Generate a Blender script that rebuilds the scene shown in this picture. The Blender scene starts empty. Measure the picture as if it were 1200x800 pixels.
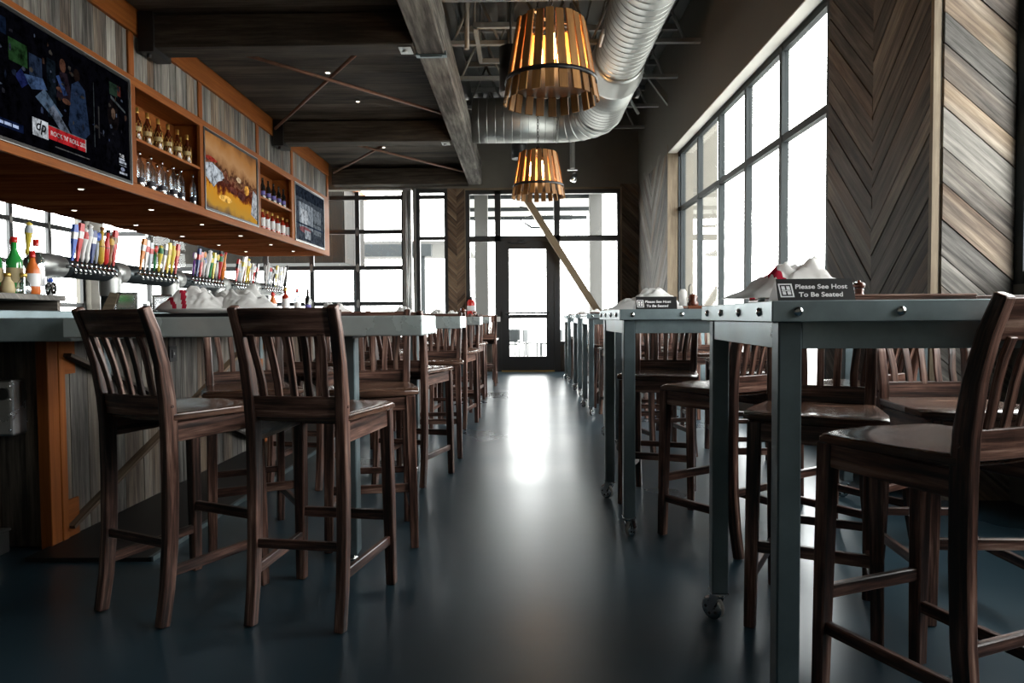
import bpy, math, random
from mathutils import Vector, Matrix, noise
random.seed(7)
PI = math.pi
sc = bpy.context.scene
COL = sc.collection
H = 1.08
ORD = ['first', 'second', 'third', 'fourth', 'fifth', 'sixth', 'seventh', 'eighth', 'ninth', 'tenth', 'eleventh', 'twelfth']

# ------------------------------------------------------------------ materials
MATS = {}
def newmat(name):
    m = bpy.data.materials.new(name); m.use_nodes = True
    nt = m.node_tree
    for n in list(nt.nodes): nt.nodes.remove(n)
    out = nt.nodes.new('ShaderNodeOutputMaterial')
    MATS[name] = m
    return m, nt, out
def principled(nt, out, **kw):
    b = nt.nodes.new('ShaderNodeBsdfPrincipled')
    for k, v in kw.items():
        b.inputs[k].default_value = v
    nt.links.new(b.outputs[0], out.inputs[0])
    return b
def ramp(nt, cols):
    r = nt.nodes.new('ShaderNodeValToRGB')
    e = r.color_ramp.elements
    while len(e) < len(cols): e.new(0.5)
    for i, (p, c) in enumerate(cols):
        e[i].position = p; e[i].color = (c[0], c[1], c[2], 1)
    return r
def nnoise(nt, vec, scale, detail=4, rough=.6):
    n = nt.nodes.new('ShaderNodeTexNoise')
    n.inputs['Scale'].default_value = scale
    n.inputs['Detail'].default_value = detail
    n.inputs['Roughness'].default_value = rough
    if vec: nt.links.new(vec, n.inputs['Vector'])
    return n
def mathn(nt, op, a, b=None):
    n = nt.nodes.new('ShaderNodeMath'); n.operation = op
    for i, x in enumerate((a, b)):
        if x is None: continue
        if isinstance(x, (int, float)): n.inputs[i].default_value = x
        else: nt.links.new(x, n.inputs[i])
    return n.outputs[0]

def wood(name, cols, rough=.65, grain=(3.0, 55.0), tintw=.45, bump=.25, spec=.3, coat=0.0, con=2.6, cols2=None):
    m, nt, out = newmat(name)
    uv = nt.nodes.new('ShaderNodeUVMap')
    mp = nt.nodes.new('ShaderNodeMapping')
    mp.inputs['Scale'].default_value = (grain[0], grain[1], 1)
    nt.links.new(uv.outputs[0], mp.inputs[0])
    n1 = nnoise(nt, mp.outputs[0], 1.0, 6, .65)
    mp2 = nt.nodes.new('ShaderNodeMapping')
    mp2.inputs['Scale'].default_value = (grain[0]*.5, grain[1]*.16, 1)
    nt.links.new(uv.outputs[0], mp2.inputs[0])
    n2 = nnoise(nt, mp2.outputs[0], 1.0, 4, .6)
    at = nt.nodes.new('ShaderNodeAttribute'); at.attribute_name = 'tint'
    g = mathn(nt, 'ADD', mathn(nt, 'MULTIPLY', n1.outputs[0], .6), mathn(nt, 'MULTIPLY', n2.outputs[0], .4))
    g = mathn(nt, 'ADD', mathn(nt, 'MULTIPLY', mathn(nt, 'SUBTRACT', g, .5), con), .5)
    f = mathn(nt, 'ADD', mathn(nt, 'MULTIPLY', g, 1-tintw), mathn(nt, 'MULTIPLY', at.outputs['Fac'], tintw))
    r = ramp(nt, cols); nt.links.new(f, r.inputs[0])
    colout = r.outputs[0]
    if cols2:
        r2 = ramp(nt, cols2); nt.links.new(f, r2.inputs[0])
        mp3 = nt.nodes.new('ShaderNodeMapping'); mp3.inputs['Scale'].default_value = (.8, 5, 1)
        nt.links.new(uv.outputs[0], mp3.inputs[0])
        n3 = nnoise(nt, mp3.outputs[0], 1.0, 3, .5)
        hsh = mathn(nt, 'FRACT', mathn(nt, 'MULTIPLY', at.outputs['Fac'], 7.31))
        hsh = mathn(nt, 'ADD', mathn(nt, 'MULTIPLY', hsh, .7), mathn(nt, 'MULTIPLY', mathn(nt, 'SUBTRACT', n3.outputs[0], .35), 1.0))
        cl = nt.nodes.new('ShaderNodeMapRange'); cl.inputs[1].default_value = .45; cl.inputs[2].default_value = 1.0
        nt.links.new(hsh, cl.inputs[0])
        mx = nt.nodes.new('ShaderNodeMix'); mx.data_type = 'RGBA'
        nt.links.new(cl.outputs[0], mx.inputs[0]); nt.links.new(r.outputs[0], mx.inputs[6]); nt.links.new(r2.outputs[0], mx.inputs[7])
        colout = mx.outputs[2]
    b = principled(nt, out, Roughness=rough)
    b.inputs['Specular IOR Level'].default_value = spec
    b.inputs['Coat Weight'].default_value = coat
    b.inputs['Coat Roughness'].default_value = .15
    nt.links.new(colout, b.inputs['Base Color'])
    if bump:
        bp = nt.nodes.new('ShaderNodeBump'); bp.inputs['Strength'].default_value = bump
        bp.inputs['Distance'].default_value = .004
        nt.links.new(n1.outputs[0], bp.inputs['Height'])
        nt.links.new(bp.outputs[0], b.inputs['Normal'])
    return m
def plain(name, col, rough=.5, metal=0.0, spec=.5, var=0.0, scale=6.0, coat=0.0, emit=None, es=0.0):
    m, nt, out = newmat(name)
    b = principled(nt, out, Roughness=rough, Metallic=metal)
    b.inputs['Base Color'].default_value = (*col, 1)
    b.inputs['Specular IOR Level'].default_value = spec
    b.inputs['Coat Weight'].default_value = coat
    if emit:
        b.inputs['Emission Color'].default_value = (*emit, 1)
        b.inputs['Emission Strength'].default_value = es
    if var:
        tc = nt.nodes.new('ShaderNodeTexCoord')
        n = nnoise(nt, tc.outputs['Object'], scale, 5, .6)
        r = ramp(nt, [(.3, [c*(1-var) for c in col]), (.7, [min(1, c*(1+var)) for c in col])])
        nt.links.new(n.outputs[0], r.inputs[0])
        nt.links.new(r.outputs[0], b.inputs['Base Color'])
        r2 = ramp(nt, [(.3, [max(.05, rough-.08)]*3), (.7, [rough+.1]*3)])
        nt.links.new(n.outputs[0], r2.inputs[0])
        nt.links.new(r2.outputs[0], b.inputs['Roughness'])
    return m
def emis(name, col, s=1.0):
    m, nt, out = newmat(name)
    e = nt.nodes.new('ShaderNodeEmission')
    e.inputs[0].default_value = (*col, 1); e.inputs[1].default_value = s
    nt.links.new(e.outputs[0], out.inputs[0])
    return m
def glass(name, tint=(.96, .98, .98), gl=.9, ior=1.45):
    m, nt, out = newmat(name)
    t = nt.nodes.new('ShaderNodeBsdfTransparent'); t.inputs[0].default_value = (*tint, 1)
    g = nt.nodes.new('ShaderNodeBsdfGlossy'); g.inputs['Roughness'].default_value = .03
    g.inputs[0].default_value = (gl, gl, gl, 1)
    lw = nt.nodes.new('ShaderNodeLayerWeight')
    f5 = mathn(nt, 'ADD', mathn(nt, 'MULTIPLY', mathn(nt, 'POWER', lw.outputs['Facing'], 5.0), .5), .02)
    mx = nt.nodes.new('ShaderNodeMixShader')
    nt.links.new(f5, mx.inputs[0]); nt.links.new(t.outputs[0], mx.inputs[1]); nt.links.new(g.outputs[0], mx.inputs[2])
    nt.links.new(mx.outputs[0], out.inputs[0])
    return m

GREY = [(.0, (.012, .011, .010)), (.22, (.045, .042, .039)), (.5, (.135, .127, .116)), (.75, (.25, .235, .21)), (1, (.42, .395, .355))]
BROWN = [(.0, (.012, .007, .005)), (.22, (.05, .03, .02)), (.5, (.135, .088, .056)), (.75, (.23, .16, .10)), (1, (.38, .29, .19))]
M_barn = wood('barn_wood', GREY, .75, (1.8, 30), .38, .7, .3, 0, 3.8, BROWN)
DGREY = [(p, (k[0]*.66, k[1]*.60, k[2]*.54)) for p, k in GREY]; DBROWN = [(p, (k[0]*.72, k[1]*.66, k[2]*.6)) for p, k in BROWN]
M_barnbrown = wood('barn_brown', DGREY, .72, (1.8, 30), .38, .7, .3, 0, 3.8, DBROWN)
M_canopy = wood('canopy_wood', [(.0, (.006, .005, .004)), (.35, (.028, .022, .017)), (.6, (.065, .052, .04)), (.85, (.11, .092, .073)), (1, (.18, .155, .125))], .8, (1.8, 26), .42, .6, .2, 0, 3.0)
M_timber = wood('hewn_timber', [(.0, (.012, .011, .010)), (.35, (.065, .059, .053)), (.6, (.15, .14, .125)), (.85, (.25, .235, .21)), (1, (.36, .345, .32))], .8, (1.6, 18), .15, .9, .2, 0, 3.2)
M_post = wood('brown_reclaimed', BROWN, .72, (1.8, 30), .38, .6, .3, 0, 3.2)
M_kiosk = wood('shaded_cladding', [(.0, (.004, .003, .002)), (.5, (.014, .012, .009)), (1, (.03, .026, .02))], .8, (2, 30), .45, .3)  # darkened copy of the barn wood, shade under the roof put into the colour
M_fir = wood('orange_fir', [(.0, (.10, .026, .006)), (.4, (.22, .066, .015)), (.7, (.30, .098, .022)), (1, (.38, .14, .035))], .6, (1.5, 40), .35, .12, .12)
M_chair = wood('dark_stained_oak', [(.0, (.006, .003, .002)), (.25, (.024, .011, .008)), (.5, (.085, .040, .029)), (.75, (.21, .112, .083)), (1, (.40, .26, .20))], .36, (2.6, 42), .15, .4, .5, .15, 4.6)
M_seat = wood('dark_seat_oak', [(.0, (.012, .006, .004)), (.35, (.055, .026, .016)), (.65, (.13, .068, .046)), (1, (.26, .16, .115))], .27, (2.2, 32), .15, .15, .5, .3, 3.8)
M_tray = wood('red_brown_board', [(.0, (.07, .018, .008)), (.5, (.2, .06, .025)), (1, (.3, .11, .05))], .45, (3, 40), .3, .1)
M_stave = wood('barrel_stave', [(.0, (.06, .026, .008)), (.4, (.25, .115, .033)), (.7, (.42, .2, .06)), (1, (.52, .3, .11))], .6, (3, 30), .45, .25)
M_soffit = wood('soffit_boards', [(.0, (.05, .012, .004)), (.35, (.13, .036, .013)), (.7, (.2, .062, .024)), (1, (.3, .12, .05))], .6, (1.0, 9), .25, .2, 0, 0, 3.2)
M_edgewood = wood('pale_edge_wood', [(.0, (.07, .052, .034)), (.5, (.18, .14, .095)), (1, (.34, .28, .2))], .7, (3, 40), .3, .3)
M_steel = plain('patina_steel', (.29, .365, .385), .34, .62, .5, .25, 5)
M_steelL = plain('brushed_steel', (.5, .58, .58), .26, .4, .6, .22, 3)
M_steelD = plain('dark_steel', (.14, .185, .2), .4, .6, .5, .2, 6)
M_pipe = plain('dark_pipe_steel', (.05, .062, .068), .32, .6, .5, .2, 6)
M_chrome = plain('chrome', (.75, .76, .77), .14, 1.0)
M_stain = plain('stainless', (.5, .51, .52), .25, 1.0, .5, .1, 8)
M_galv = plain('galvanised', (.36, .37, .36), .42, .85, .5, .12, 4)
M_black = plain('black_metal', (.012, .012, .013), .45, .3)
M_frame = plain('window_frame_dark', (.035, .038, .04), .4, .3)
M_framew = plain('window_frame_grey', (.028, .034, .036), .6, 0, .2)
M_wall = plain('grey_paint', (.15, .142, .122), .75, 0, .3, .08, 3)
M_white = plain('white_paint', (.75, .74, .7), .6)
M_deck = plain('deck_metal', (.11, .115, .11), .6, .2, .4, .15, 3)
M_joist = plain('joist_paint', (.27, .27, .25), .55, .2)
M_rust = plain('rust_rod', (.17, .075, .045), .55, .3, .5, .3, 12)
M_rubber = plain('rubber', (.02, .02, .02), .5)
M_brace = plain('bronze_brace', (.27, .2, .12), .5, .2)
M_redpaint = plain('red_paint', (.55, .02, .015), .3)
M_gold = plain('gold_foil', (.65, .42, .1), .3, .7)
def paper(name, col):
    m, nt, out = newmat(name)
    d = nt.nodes.new('ShaderNodeBsdfDiffuse'); d.inputs[0].default_value = (*col, 1)
    t = nt.nodes.new('ShaderNodeBsdfTranslucent'); t.inputs[0].default_value = (*col, 1)
    mx = nt.nodes.new('ShaderNodeMixShader'); mx.inputs[0].default_value = .4
    nt.links.new(d.outputs[0], mx.inputs[1]); nt.links.new(t.outputs[0], mx.inputs[2]); nt.links.new(mx.outputs[0], out.inputs[0])
    return m
M_napkin = paper('napkin_white', (.9, .89, .87)); M_napred = paper('napkin_red', (.5, .03, .06))
M_signblack = plain('sign_black', (.012, .012, .012), .4)
M_signwhite = plain('sign_white', (.85, .85, .85), .6)
M_mill = plain('mill_wood', (.11, .03, .015), .25, 0, .5, .3, 20, .4)
M_glass = glass('window_glass', (.97, .985, .985), .9, 1.3)
M_bulb = emis('bulb_glow', (1, .6, .25), 40)
M_puck = emis('puck_glow', (1, .85, .65), 4)
M_ext = plain('exterior_grey_render', (.10, .10, .097), .8)
M_roofw = plain('patio_roof_white', (.5, .5, .49), .8)
M_extd = plain('exterior_dark', (.018, .024, .027), .7)
M_ground = plain('patio_concrete', (.4, .4, .38), .85, 0, .3, .08, 1)
M_screen = plain('screen_black', (.006, .006, .008), .12)

def floor_mat():
    m, nt, out = newmat('polished_concrete')
    tc = nt.nodes.new('ShaderNodeTexCoord')
    n1 = nnoise(nt, tc.outputs['Object'], .9, 3, .5)
    n2 = nnoise(nt, tc.outputs['Object'], 9, 4, .6)
    f = mathn(nt, 'ADD', mathn(nt, 'MULTIPLY', n1.outputs[0], .8), mathn(nt, 'MULTIPLY', n2.outputs[0], .2))
    r = ramp(nt, [(.3, (.010, .023, .034)), (.5, (.016, .036, .050)), (.7, (.024, .048, .063))])
    nt.links.new(f, r.inputs[0])
    b = principled(nt, out)
    b.inputs['Specular IOR Level'].default_value = .65
    nt.links.new(r.outputs[0], b.inputs['Base Color'])
    b.inputs['Specular Tint'].default_value = (.78, .92, 1, 1)
    rr = ramp(nt, [(.3, (.26,)*3), (.7, (.34,)*3)])
    nt.links.new(n1.outputs[0], rr.inputs[0]); nt.links.new(rr.outputs[0], b.inputs['Roughness'])
    bp = nt.nodes.new('ShaderNodeBump'); bp.inputs['Strength'].default_value = .02; bp.inputs['Distance'].default_value = .01
    n3 = nnoise(nt, tc.outputs['Object'], 2.5, 3, .5)
    return m
M_floor = floor_mat()

# ------------------------------------------------------------------ mesh builder
class MB:
    def __init__(s): s.v = []; s.f = []; s.uv = []; s.t = []; s.m = []; s.s = []
    def face(s, idx, uvs, tint, mat=0, smooth=False):
        s.f.append(idx); s.uv.append(uvs); s.t.append(tint); s.m.append(mat); s.s.append(smooth)
    def hexa(s, P, axis=0, mat=0, tint=None):
        # P: 8 points indexed by ix + 2*iy + 4*iz ; axis = grain axis
        t = random.random() if tint is None else tint
        o = t*37.0 + random.random()*5
        b = len(s.v); s.v += [tuple(p) for p in P]
        P = [Vector(p) for p in P]
        L = [(P[1]-P[0]).length, (P[2]-P[0]).length, (P[4]-P[0]).length]
        def lc(i): return [(i & 1)*L[0], (i >> 1 & 1)*L[1], (i >> 2 & 1)*L[2]]
        for q in ((0, 4, 6, 2), (1, 3, 7, 5), (0, 1, 5, 4), (2, 6, 7, 3), (0, 2, 3, 1), (4, 5, 7, 6)):
            uvs = []
            for i in q:
                c = lc(i); u = c[axis]; w = sum(c[k]*(1 if k != axis else 0) for k in range(3))
                uvs.append((u+o, w+o*.37))
            s.face([b+i for i in q], uvs, t, mat)
    def box(s, c, size, R=None, axis=None, mat=0, tint=None):
        if axis is None: axis = max(range(3), key=lambda k: size[k])
        P = []
        for i in range(8):
            p = Vector((((i & 1)-.5)*size[0], ((i >> 1 & 1)-.5)*size[1], ((i >> 2 & 1)-.5)*size[2]))
            if R: p = R @ p
            P.append(p+Vector(c))
        s.hexa(P, axis, mat, tint)
    def bb(s, x0, x1, y0, y1, z0, z1, axis=None, mat=0, tint=None):
        s.box(((x0+x1)/2, (y0+y1)/2, (z0+z1)/2), (abs(x1-x0), abs(y1-y0), abs(z1-z0)), None, axis, mat, tint)
    def bar(s, p0, p1, w, h, up=(0, 0, 1), mat=0, tint=None):
        p0 = Vector(p0); p1 = Vector(p1); d = (p1-p0); L = d.length; d.normalize()
        sd = d.cross(Vector(up)).normalized(); u = sd.cross(d).normalized()
        P = []
        for i in range(8):
            P.append(p0 + d*(L*(i & 1)) + sd*(((i >> 1 & 1)-.5)*w) + u*(((i >> 2 & 1)-.5)*h))
        s.hexa(P, 0, mat, tint)
    def sweep(s, pts, sec, side=(1, 0, 0), mat=0, tint=None):
        # rectangular section swept along pts; sec = list of (w along side, d across)
        t = random.random() if tint is None else tint
        o = t*37+random.random()*5
        pts = [Vector(p) for p in pts]; sd = Vector(side).normalized()
        b = len(s.v); n = len(pts); L = 0; Ls = []
        for i, p in enumerate(pts):
            d = (pts[min(i+1, n-1)]-pts[max(i-1, 0)]).normalized()
            k = d.cross(sd).normalized()
            w, dd = sec[i] if isinstance(sec, list) else sec
            for a, c in ((-1, -1), (1, -1), (1, 1), (-1, 1)):
                s.v.append(tuple(p + sd*(a*w/2) + k*(c*dd/2)))
            if i: L += (p-pts[i-1]).length
            Ls.append(L)
        for i in range(n-1):
            for k in range(4):
                a = b+i*4+k; c = b+i*4+(k+1) % 4
                v0, v1 = k*.06, k*.06+.045
                s.face([a, c, c+4, a+4], [(Ls[i]+o, v0+o*.37), (Ls[i]+o, v1+o*.37), (Ls[i+1]+o, v1+o*.37), (Ls[i+1]+o, v0+o*.37)], t, mat)
        for e, r in ((b, (3, 2, 1, 0)), (b+(n-1)*4, (0, 1, 2, 3))):
            s.face([e+k for k in r], [(o, o), (o+.04, o), (o+.04, o+.04), (o, o+.04)], t, mat)
    def tube(s, pts, r, seg=10, mat=0, tint=None, smooth=True, caps=True):
        t = random.random() if tint is None else tint
        pts = [Vector(p) for p in pts]; n = len(pts); b = len(s.v); L = 0; Ls = []
        ref = None
        for i, p in enumerate(pts):
            d = (pts[min(i+1, n-1)]-pts[max(i-1, 0)]).normalized()
            if ref is None:
                ref = d.orthogonal().normalized()
            ref = (ref - d*ref.dot(d)).normalized(); q = d.cross(ref)
            rr = r[i] if isinstance(r, (list, tuple)) else r
            for k in range(seg):
                a = 2*PI*k/seg
                s.v.append(tuple(p + ref*(rr*math.cos(a)) + q*(rr*math.sin(a))))
            if i: L += (p-pts[i-1]).length
            Ls.append(L)
        for i in range(n-1):
            for k in range(seg):
                a = b+i*seg+k; c = b+i*seg+(k+1) % seg
                s.face([a, c, c+seg, a+seg], [(Ls[i], k/seg), (Ls[i], (k+1)/seg), (Ls[i+1], (k+1)/seg), (Ls[i+1], k/seg)], t, mat, smooth)
        if caps:
            s.face([b+k for k in reversed(range(seg))], [(0, 0)]*seg, t, mat)
            s.face([b+(n-1)*seg+k for k in range(seg)], [(0, 0)]*seg, t, mat)
    def lathe(s, prof, seg=16, M=None, mats=None, tint=None, smooth=True):
        # prof [(r,z)], mats per segment
        t = random.random() if tint is None else tint
        b = len(s.v); n = len(prof)
        for r, z in prof:
            for k in range(seg):
                a = 2*PI*k/seg
                p = Vector((r*math.cos(a), r*math.sin(a), z))
                s.v.append(tuple(M @ p if M else p))
        for i in range(n-1):
            mt = mats[i] if isinstance(mats, (list, tuple)) else (mats or 0)
            for k in range(seg):
                a = b+i*seg+k; c = b+i*seg+(k+1) % seg
                s.face([a, c, c+seg, a+seg], [(prof[i][1], k/seg), (prof[i][1], (k+1)/seg), (prof[i+1][1], (k+1)/seg), (prof[i+1][1], k/seg)], t, mt, smooth)
        m0 = mats[0] if isinstance(mats, (list, tuple)) else (mats or 0)
        m1 = mats[-1] if isinstance(mats, (list, tuple)) else (mats or 0)
        if prof[0][0] > 1e-5: s.face([b+k for k in reversed(range(seg))], [(0, 0)]*seg, t, m0)
        if prof[-1][0] > 1e-5: s.face([b+(n-1)*seg+k for k in range(seg)], [(0, 0)]*seg, t, m1)
    def prism(s, poly, th, O, U, V, mat=0, tint=None, gdir=(1, 0)):
        # polygon in (u,v) on plane O+uU+vV, extruded by th along U x V
        t = random.random() if tint is None else tint
        o = t*37+random.random()*5
        O = Vector(O); U = Vector(U); V = Vector(V); N = U.cross(V).normalized()
        n = len(poly); b = len(s.v)
        for k in (0, 1):
            for u, v in poly: s.v.append(tuple(O+U*u+V*v+N*(th*k)))
        g = Vector(gdir).normalized()
        def uvf(u, v): return (u*g[0]+v*g[1]+o, -u*g[1]+v*g[0]+o*.37)
        s.face([b+k for k in reversed(range(n))], [uvf(*poly[k]) for k in reversed(range(n))], t, mat)
        s.face([b+n+k for k in range(n)], [uvf(*poly[k]) for k in range(n)], t, mat)
        for k in range(n):
            j = (k+1) % n
            a, c = uvf(*poly[k]), uvf(*poly[j])
            s.face([b+k, b+j, b+n+j, b+n+k], [a, c, (c[0], c[1]+.02), (a[0], a[1]+.02)], t, mat)
    def build(s, name, mats, parent=None, bevel=0, seg=1):
        me = bpy.data.meshes.new(name)
        me.from_pydata(s.v, [], s.f)
        uvl = me.uv_layers.new(name='UVMap')
        flat = []
        for u in s.uv:
            for a in u: flat += [a[0], a[1]]
        uvl.data.foreach_set('uv', flat)
        at = me.attributes.new('tint', 'FLOAT', 'FACE'); at.data.foreach_set('value', s.t)
        me.polygons.foreach_set('material_index', s.m)
        me.polygons.foreach_set('use_smooth', s.s)
        for m in (mats if isinstance(mats, (list, tuple)) else [mats]): me.materials.append(m)
        me.update()
        o = bpy.data.objects.new(name, me); COL.objects.link(o)
        if parent: o.parent = parent
        if bevel:
            md = o.modifiers.new('edge', 'BEVEL'); md.width = bevel; md.segments = seg; md.limit_method = 'ANGLE'; md.angle_limit = .7
        return o

def tag(o, label=None, cat=None, group=None, kind=None):
    if label: o['label'] = label
    if cat: o['category'] = cat
    if group: o['group'] = group
    if kind: o['kind'] = kind
    return o
def thing(name, label, cat, loc=(0, 0, 0), rz=0, group=None):
    o = bpy.data.objects.new(name, None); COL.objects.link(o)
    o.location = loc; o.rotation_euler = (0, 0, rz); o.empty_display_size = .1
    return tag(o, label, cat, group)
def struct(o): o['kind'] = 'structure'; return o
def copy_tree(o, parent=None):
    c = o.copy(); COL.objects.link(c)
    if parent: c.parent = parent
    for ch in o.children: copy_tree(ch, c)
    return c
def place(proto, used, loc, rz, label, group=None):
    o = proto if not used else copy_tree(proto)
    o.location = loc; o.rotation_euler = (0, 0, rz); o['label'] = label
    if group: o['group'] = group
    return o
def clip(poly, a, b, c):
    # keep a*u+b*v<=c
    out = []
    for i in range(len(poly)):
        p, q = poly[i], poly[(i+1) % len(poly)]
        dp, dq = a*p[0]+b*p[1]-c, a*q[0]+b*q[1]-c
        if dp <= 0: out.append(p)
        if dp*dq < 0:
            t = dp/(dp-dq); out.append((p[0]+(q[0]-p[0])*t, p[1]+(q[1]-p[1])*t))
    return out
def diag_planks(mb, O, U, V, u0, u1, v0, v1, pw, slope, th=.018, mat=0, ang=45):
    # planks running at ang in the (U,V) plane, rising (+1) or falling (-1) with u
    a = math.radians(ang); dx, dy = math.cos(a), math.sin(a)*slope
    nx, ny = -dy, dx
    cs = [nx*u+ny*v for u in (u0, u1) for v in (v0, v1)]
    k = min(cs)
    base = [(u0, v0), (u1, v0), (u1, v1), (u0, v1)]
    while k < max(cs):
        w = pw*random.uniform(.8, 1.2)
        p = clip(clip(base, -nx, -ny, -(k+.003)), nx, ny, k+w-.003)
        if len(p) >= 3: mb.prism(p, th*random.uniform(.75, 1.1), O, U, V, mat, None, (dx, dy))
        k += w
def fixed_planks(mb, O, U, V, u0, u1, v0, v1, pw, th=.018, along='v', mat=0, jitter=.35, tint=None):
    k = u0 if along == 'v' else v0
    end = u1 if along == 'v' else v1
    while k < end-1e-4:
        w = min(pw*random.uniform(1-jitter, 1+jitter), end-k)
        if end-(k+w) < pw*.3: w = end-k
        if along == 'v': p = [(k+.002, v0), (k+w-.002, v0), (k+w-.002, v1), (k+.002, v1)]
        else: p = [(u0, k+.001), (u1, k+.001), (u1, k+w-.001), (u0, k+w-.001)]
        mb.prism(p, th*random.uniform(.75, 1.1), O, U, V, mat, tint() if tint else None, (0, 1) if along == 'v' else (1, 0))
        k += w
def text_mesh(body, size, mat, name, parent, M, bold=False, extrude=.0006, shear=0, spacing=1.0):
    cu = bpy.data.curves.new('txt', 'FONT'); cu.body = body; cu.size = size
    cu.align_x = 'LEFT'; cu.extrude = extrude; cu.shear = shear; cu.space_character = spacing
    if bold: cu.offset = size*.016
    tmp = bpy.data.objects.new('txt', cu)
    COL.objects.link(tmp)
    dg = bpy.context.evaluated_depsgraph_get()
    me = bpy.data.meshes.new_from_object(tmp.evaluated_get(dg))
    bpy.data.objects.remove(tmp); bpy.data.curves.remove(cu)
    me.transform(M)
    me.materials.clear(); me.materials.append(mat); me.name = name
    for p in me.polygons: p.material_index = 0
    o = bpy.data.objects.new(name, me); COL.objects.link(o); o.parent = parent
    return o
def basis(O, X, Y):
    X = Vector(X).normalized(); Y = Vector(Y).normalized(); Z = X.cross(Y)
    m = Matrix((X, Y, Z)).transposed().to_4x4(); m.translation = Vector(O)
    return m

# ------------------------------------------------------------------ room shell
YB = 13.7; XR = 2.36; XW = 2.5; XN = 2.83; XL = -8.6; YF = -1.6; ZC = 5.4; ZH = 3.68
mb = MB(); mb.bb(XL-.2, 3.2, YF-.2, YB+.15, -.12, 0); struct(mb.build('floor', M_floor))
# ceiling: ribbed deck
mb = MB(); x = XL-.2
while x < 3.2:
    mb.bb(x, x+.1, YF-.2, YB+.2, ZC, ZC+.06); mb.bb(x+.1, x+.2, YF-.2, YB+.2, ZC+.05, ZC+.11); x += .2
struct(mb.build('ceiling', M_deck))
# wall_right
mb = MB()
mb.bb(XR, XW+.13, 5.3, 10.98, ZH, ZC); mb.bb(XR, 3.15, YF-.2, 5.3, ZH, ZC); mb.bb(XR, 3.15, 10.98, YB+.2, ZH, ZC)                    # upper wall / soffit
mb.bb(XW, XW+.13, 5.3, 10.98, 0, .42)                       # low wall under the window bay
mb.bb(XR+.02, XN+.12, 3.98, 5.3, 0, ZH)                     # pier
mb.bb(XR+.02, 3.15, 10.98, YB+.2, 0, ZH)                  # far pier
mb.bb(XN, 3.15, YF-.2, 3.98, 0, 1.25)                     # low wall near bay
mb.bb(XN, 3.15, YF-.2, .2, 1.25, ZH)
struct(mb.build('wall_right', M_wall))
# chevron cladding
mb = MB()
U = (0, -1, 0); V = (0, 0, 1)                             # facing -X : U x V = (-1,0,0)
diag_planks(mb, (XR+.02, 5.3, 0), U, V, 0, .66, 0, ZH+.35, .125, -1, .02)
diag_planks(mb, (XR+.02, 5.3, 0), U, V, .66, 1.32, 0, ZH+.35, .125, 1, .02)
struct(mb.build('trim_1', M_barnbrown))
mb = MB(); diag_planks(mb, (XR+.02, 3.98, 0), (1, 0, 0), V, .04, XN-XR-.02, 0, ZH, .15, -1, .02, 0, 41); struct(mb.build('trim_2', M_barn))
mb = MB(); mb.bb(XR-.005, XR+.035, 3.955, 3.985, 0, ZH, 2, 0, .4); struct(mb.build('trim_3', M_edgewood))
mb = MB()
diag_planks(mb, (XR+.02, YB, 0), U, V, 0, 1.36, 0, 3.8, .16, -1, .02)
diag_planks(mb, (XR+.02, YB, 0), U, V, 1.36, 2.72, 0, 3.8, .16, 1, .02)
struct(mb.build('trim_4', M_barn))
mb = MB(); mb.bb(XR-.005, XW+.02, 10.955, 10.985, 0, 3.8, 2, 0, .6); struct(mb.build('trim_5', M_edgewood))
mb = MB(); mb.bb(XR+.002, XW, 5.3, 10.98, ZH-.012, ZH); struct(mb.build('trim_6', M_white))

def window_unit(name, O, U, N, W, z0, z1, vs, hs, fw=.06, dep=.09, mat=None, fr=None):
    """glazed frame: vertical members at vs (u), horizontal at hs (z)"""
    root = thing(name, None, None); struct(root)
    O = Vector(O); U = Vector(U); N = Vector(N)
    m = MB()
    def mem(u0, u1, a, b, d):
        P = []
        for i in range(8):
            P.append(O+U*(u1 if i & 1 else u0)+N*(d/2 if i >> 1 & 1 else -d/2)+Vector((0, 0, b if i >> 2 & 1 else a)))
        m.hexa(P)
    for v in vs: mem(v-fw/2, v+fw/2, z0, z1, dep)
    for h in hs: mem(0, W, h-fw/2, h+fw/2, dep*.92)
    m.build('window_frame', mat or M_framew, root)
    g = MB()
    vv = sorted(vs); hh = sorted(hs)
    for i in range(len(vv)-1):
        for j in range(len(hh)-1):
            a, b, c, d = vv[i]+fw/2, vv[i+1]-fw/2, hh[j]+fw/2, hh[j+1]-fw/2
            if b-a < .02 or d-c < .02: continue
            P = []
            for k in range(8):
                P.append(O+U*(b if k & 1 else a)+N*(.004 if k >> 1 & 1 else -.004)+Vector((0, 0, d if k >> 2 & 1 else c)))
            g.hexa(P)
    g.build('window_pane', M_glass, root)
    return root
# window bay on the right (recessed) : along Y
vs = [.0, .37, 1.4, 2.43, 3.45, 4.48, 5.5, 5.68]
window_unit('window_1', (XW+.06, 5.3, 0), (0, 1, 0), (1, 0, 0), 5.68, .42, ZH, vs, [.45, 2.78, ZH-.03], .07, .07)
window_unit('window_2', (XN+.052, .2, 0), (0, 1, 0), (1, 0, 0), 3.78, 1.25, ZH, [.03, 1.25, 2.5, 3.735], [1.28, 2.78, ZH-.03], .085, .1)

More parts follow.
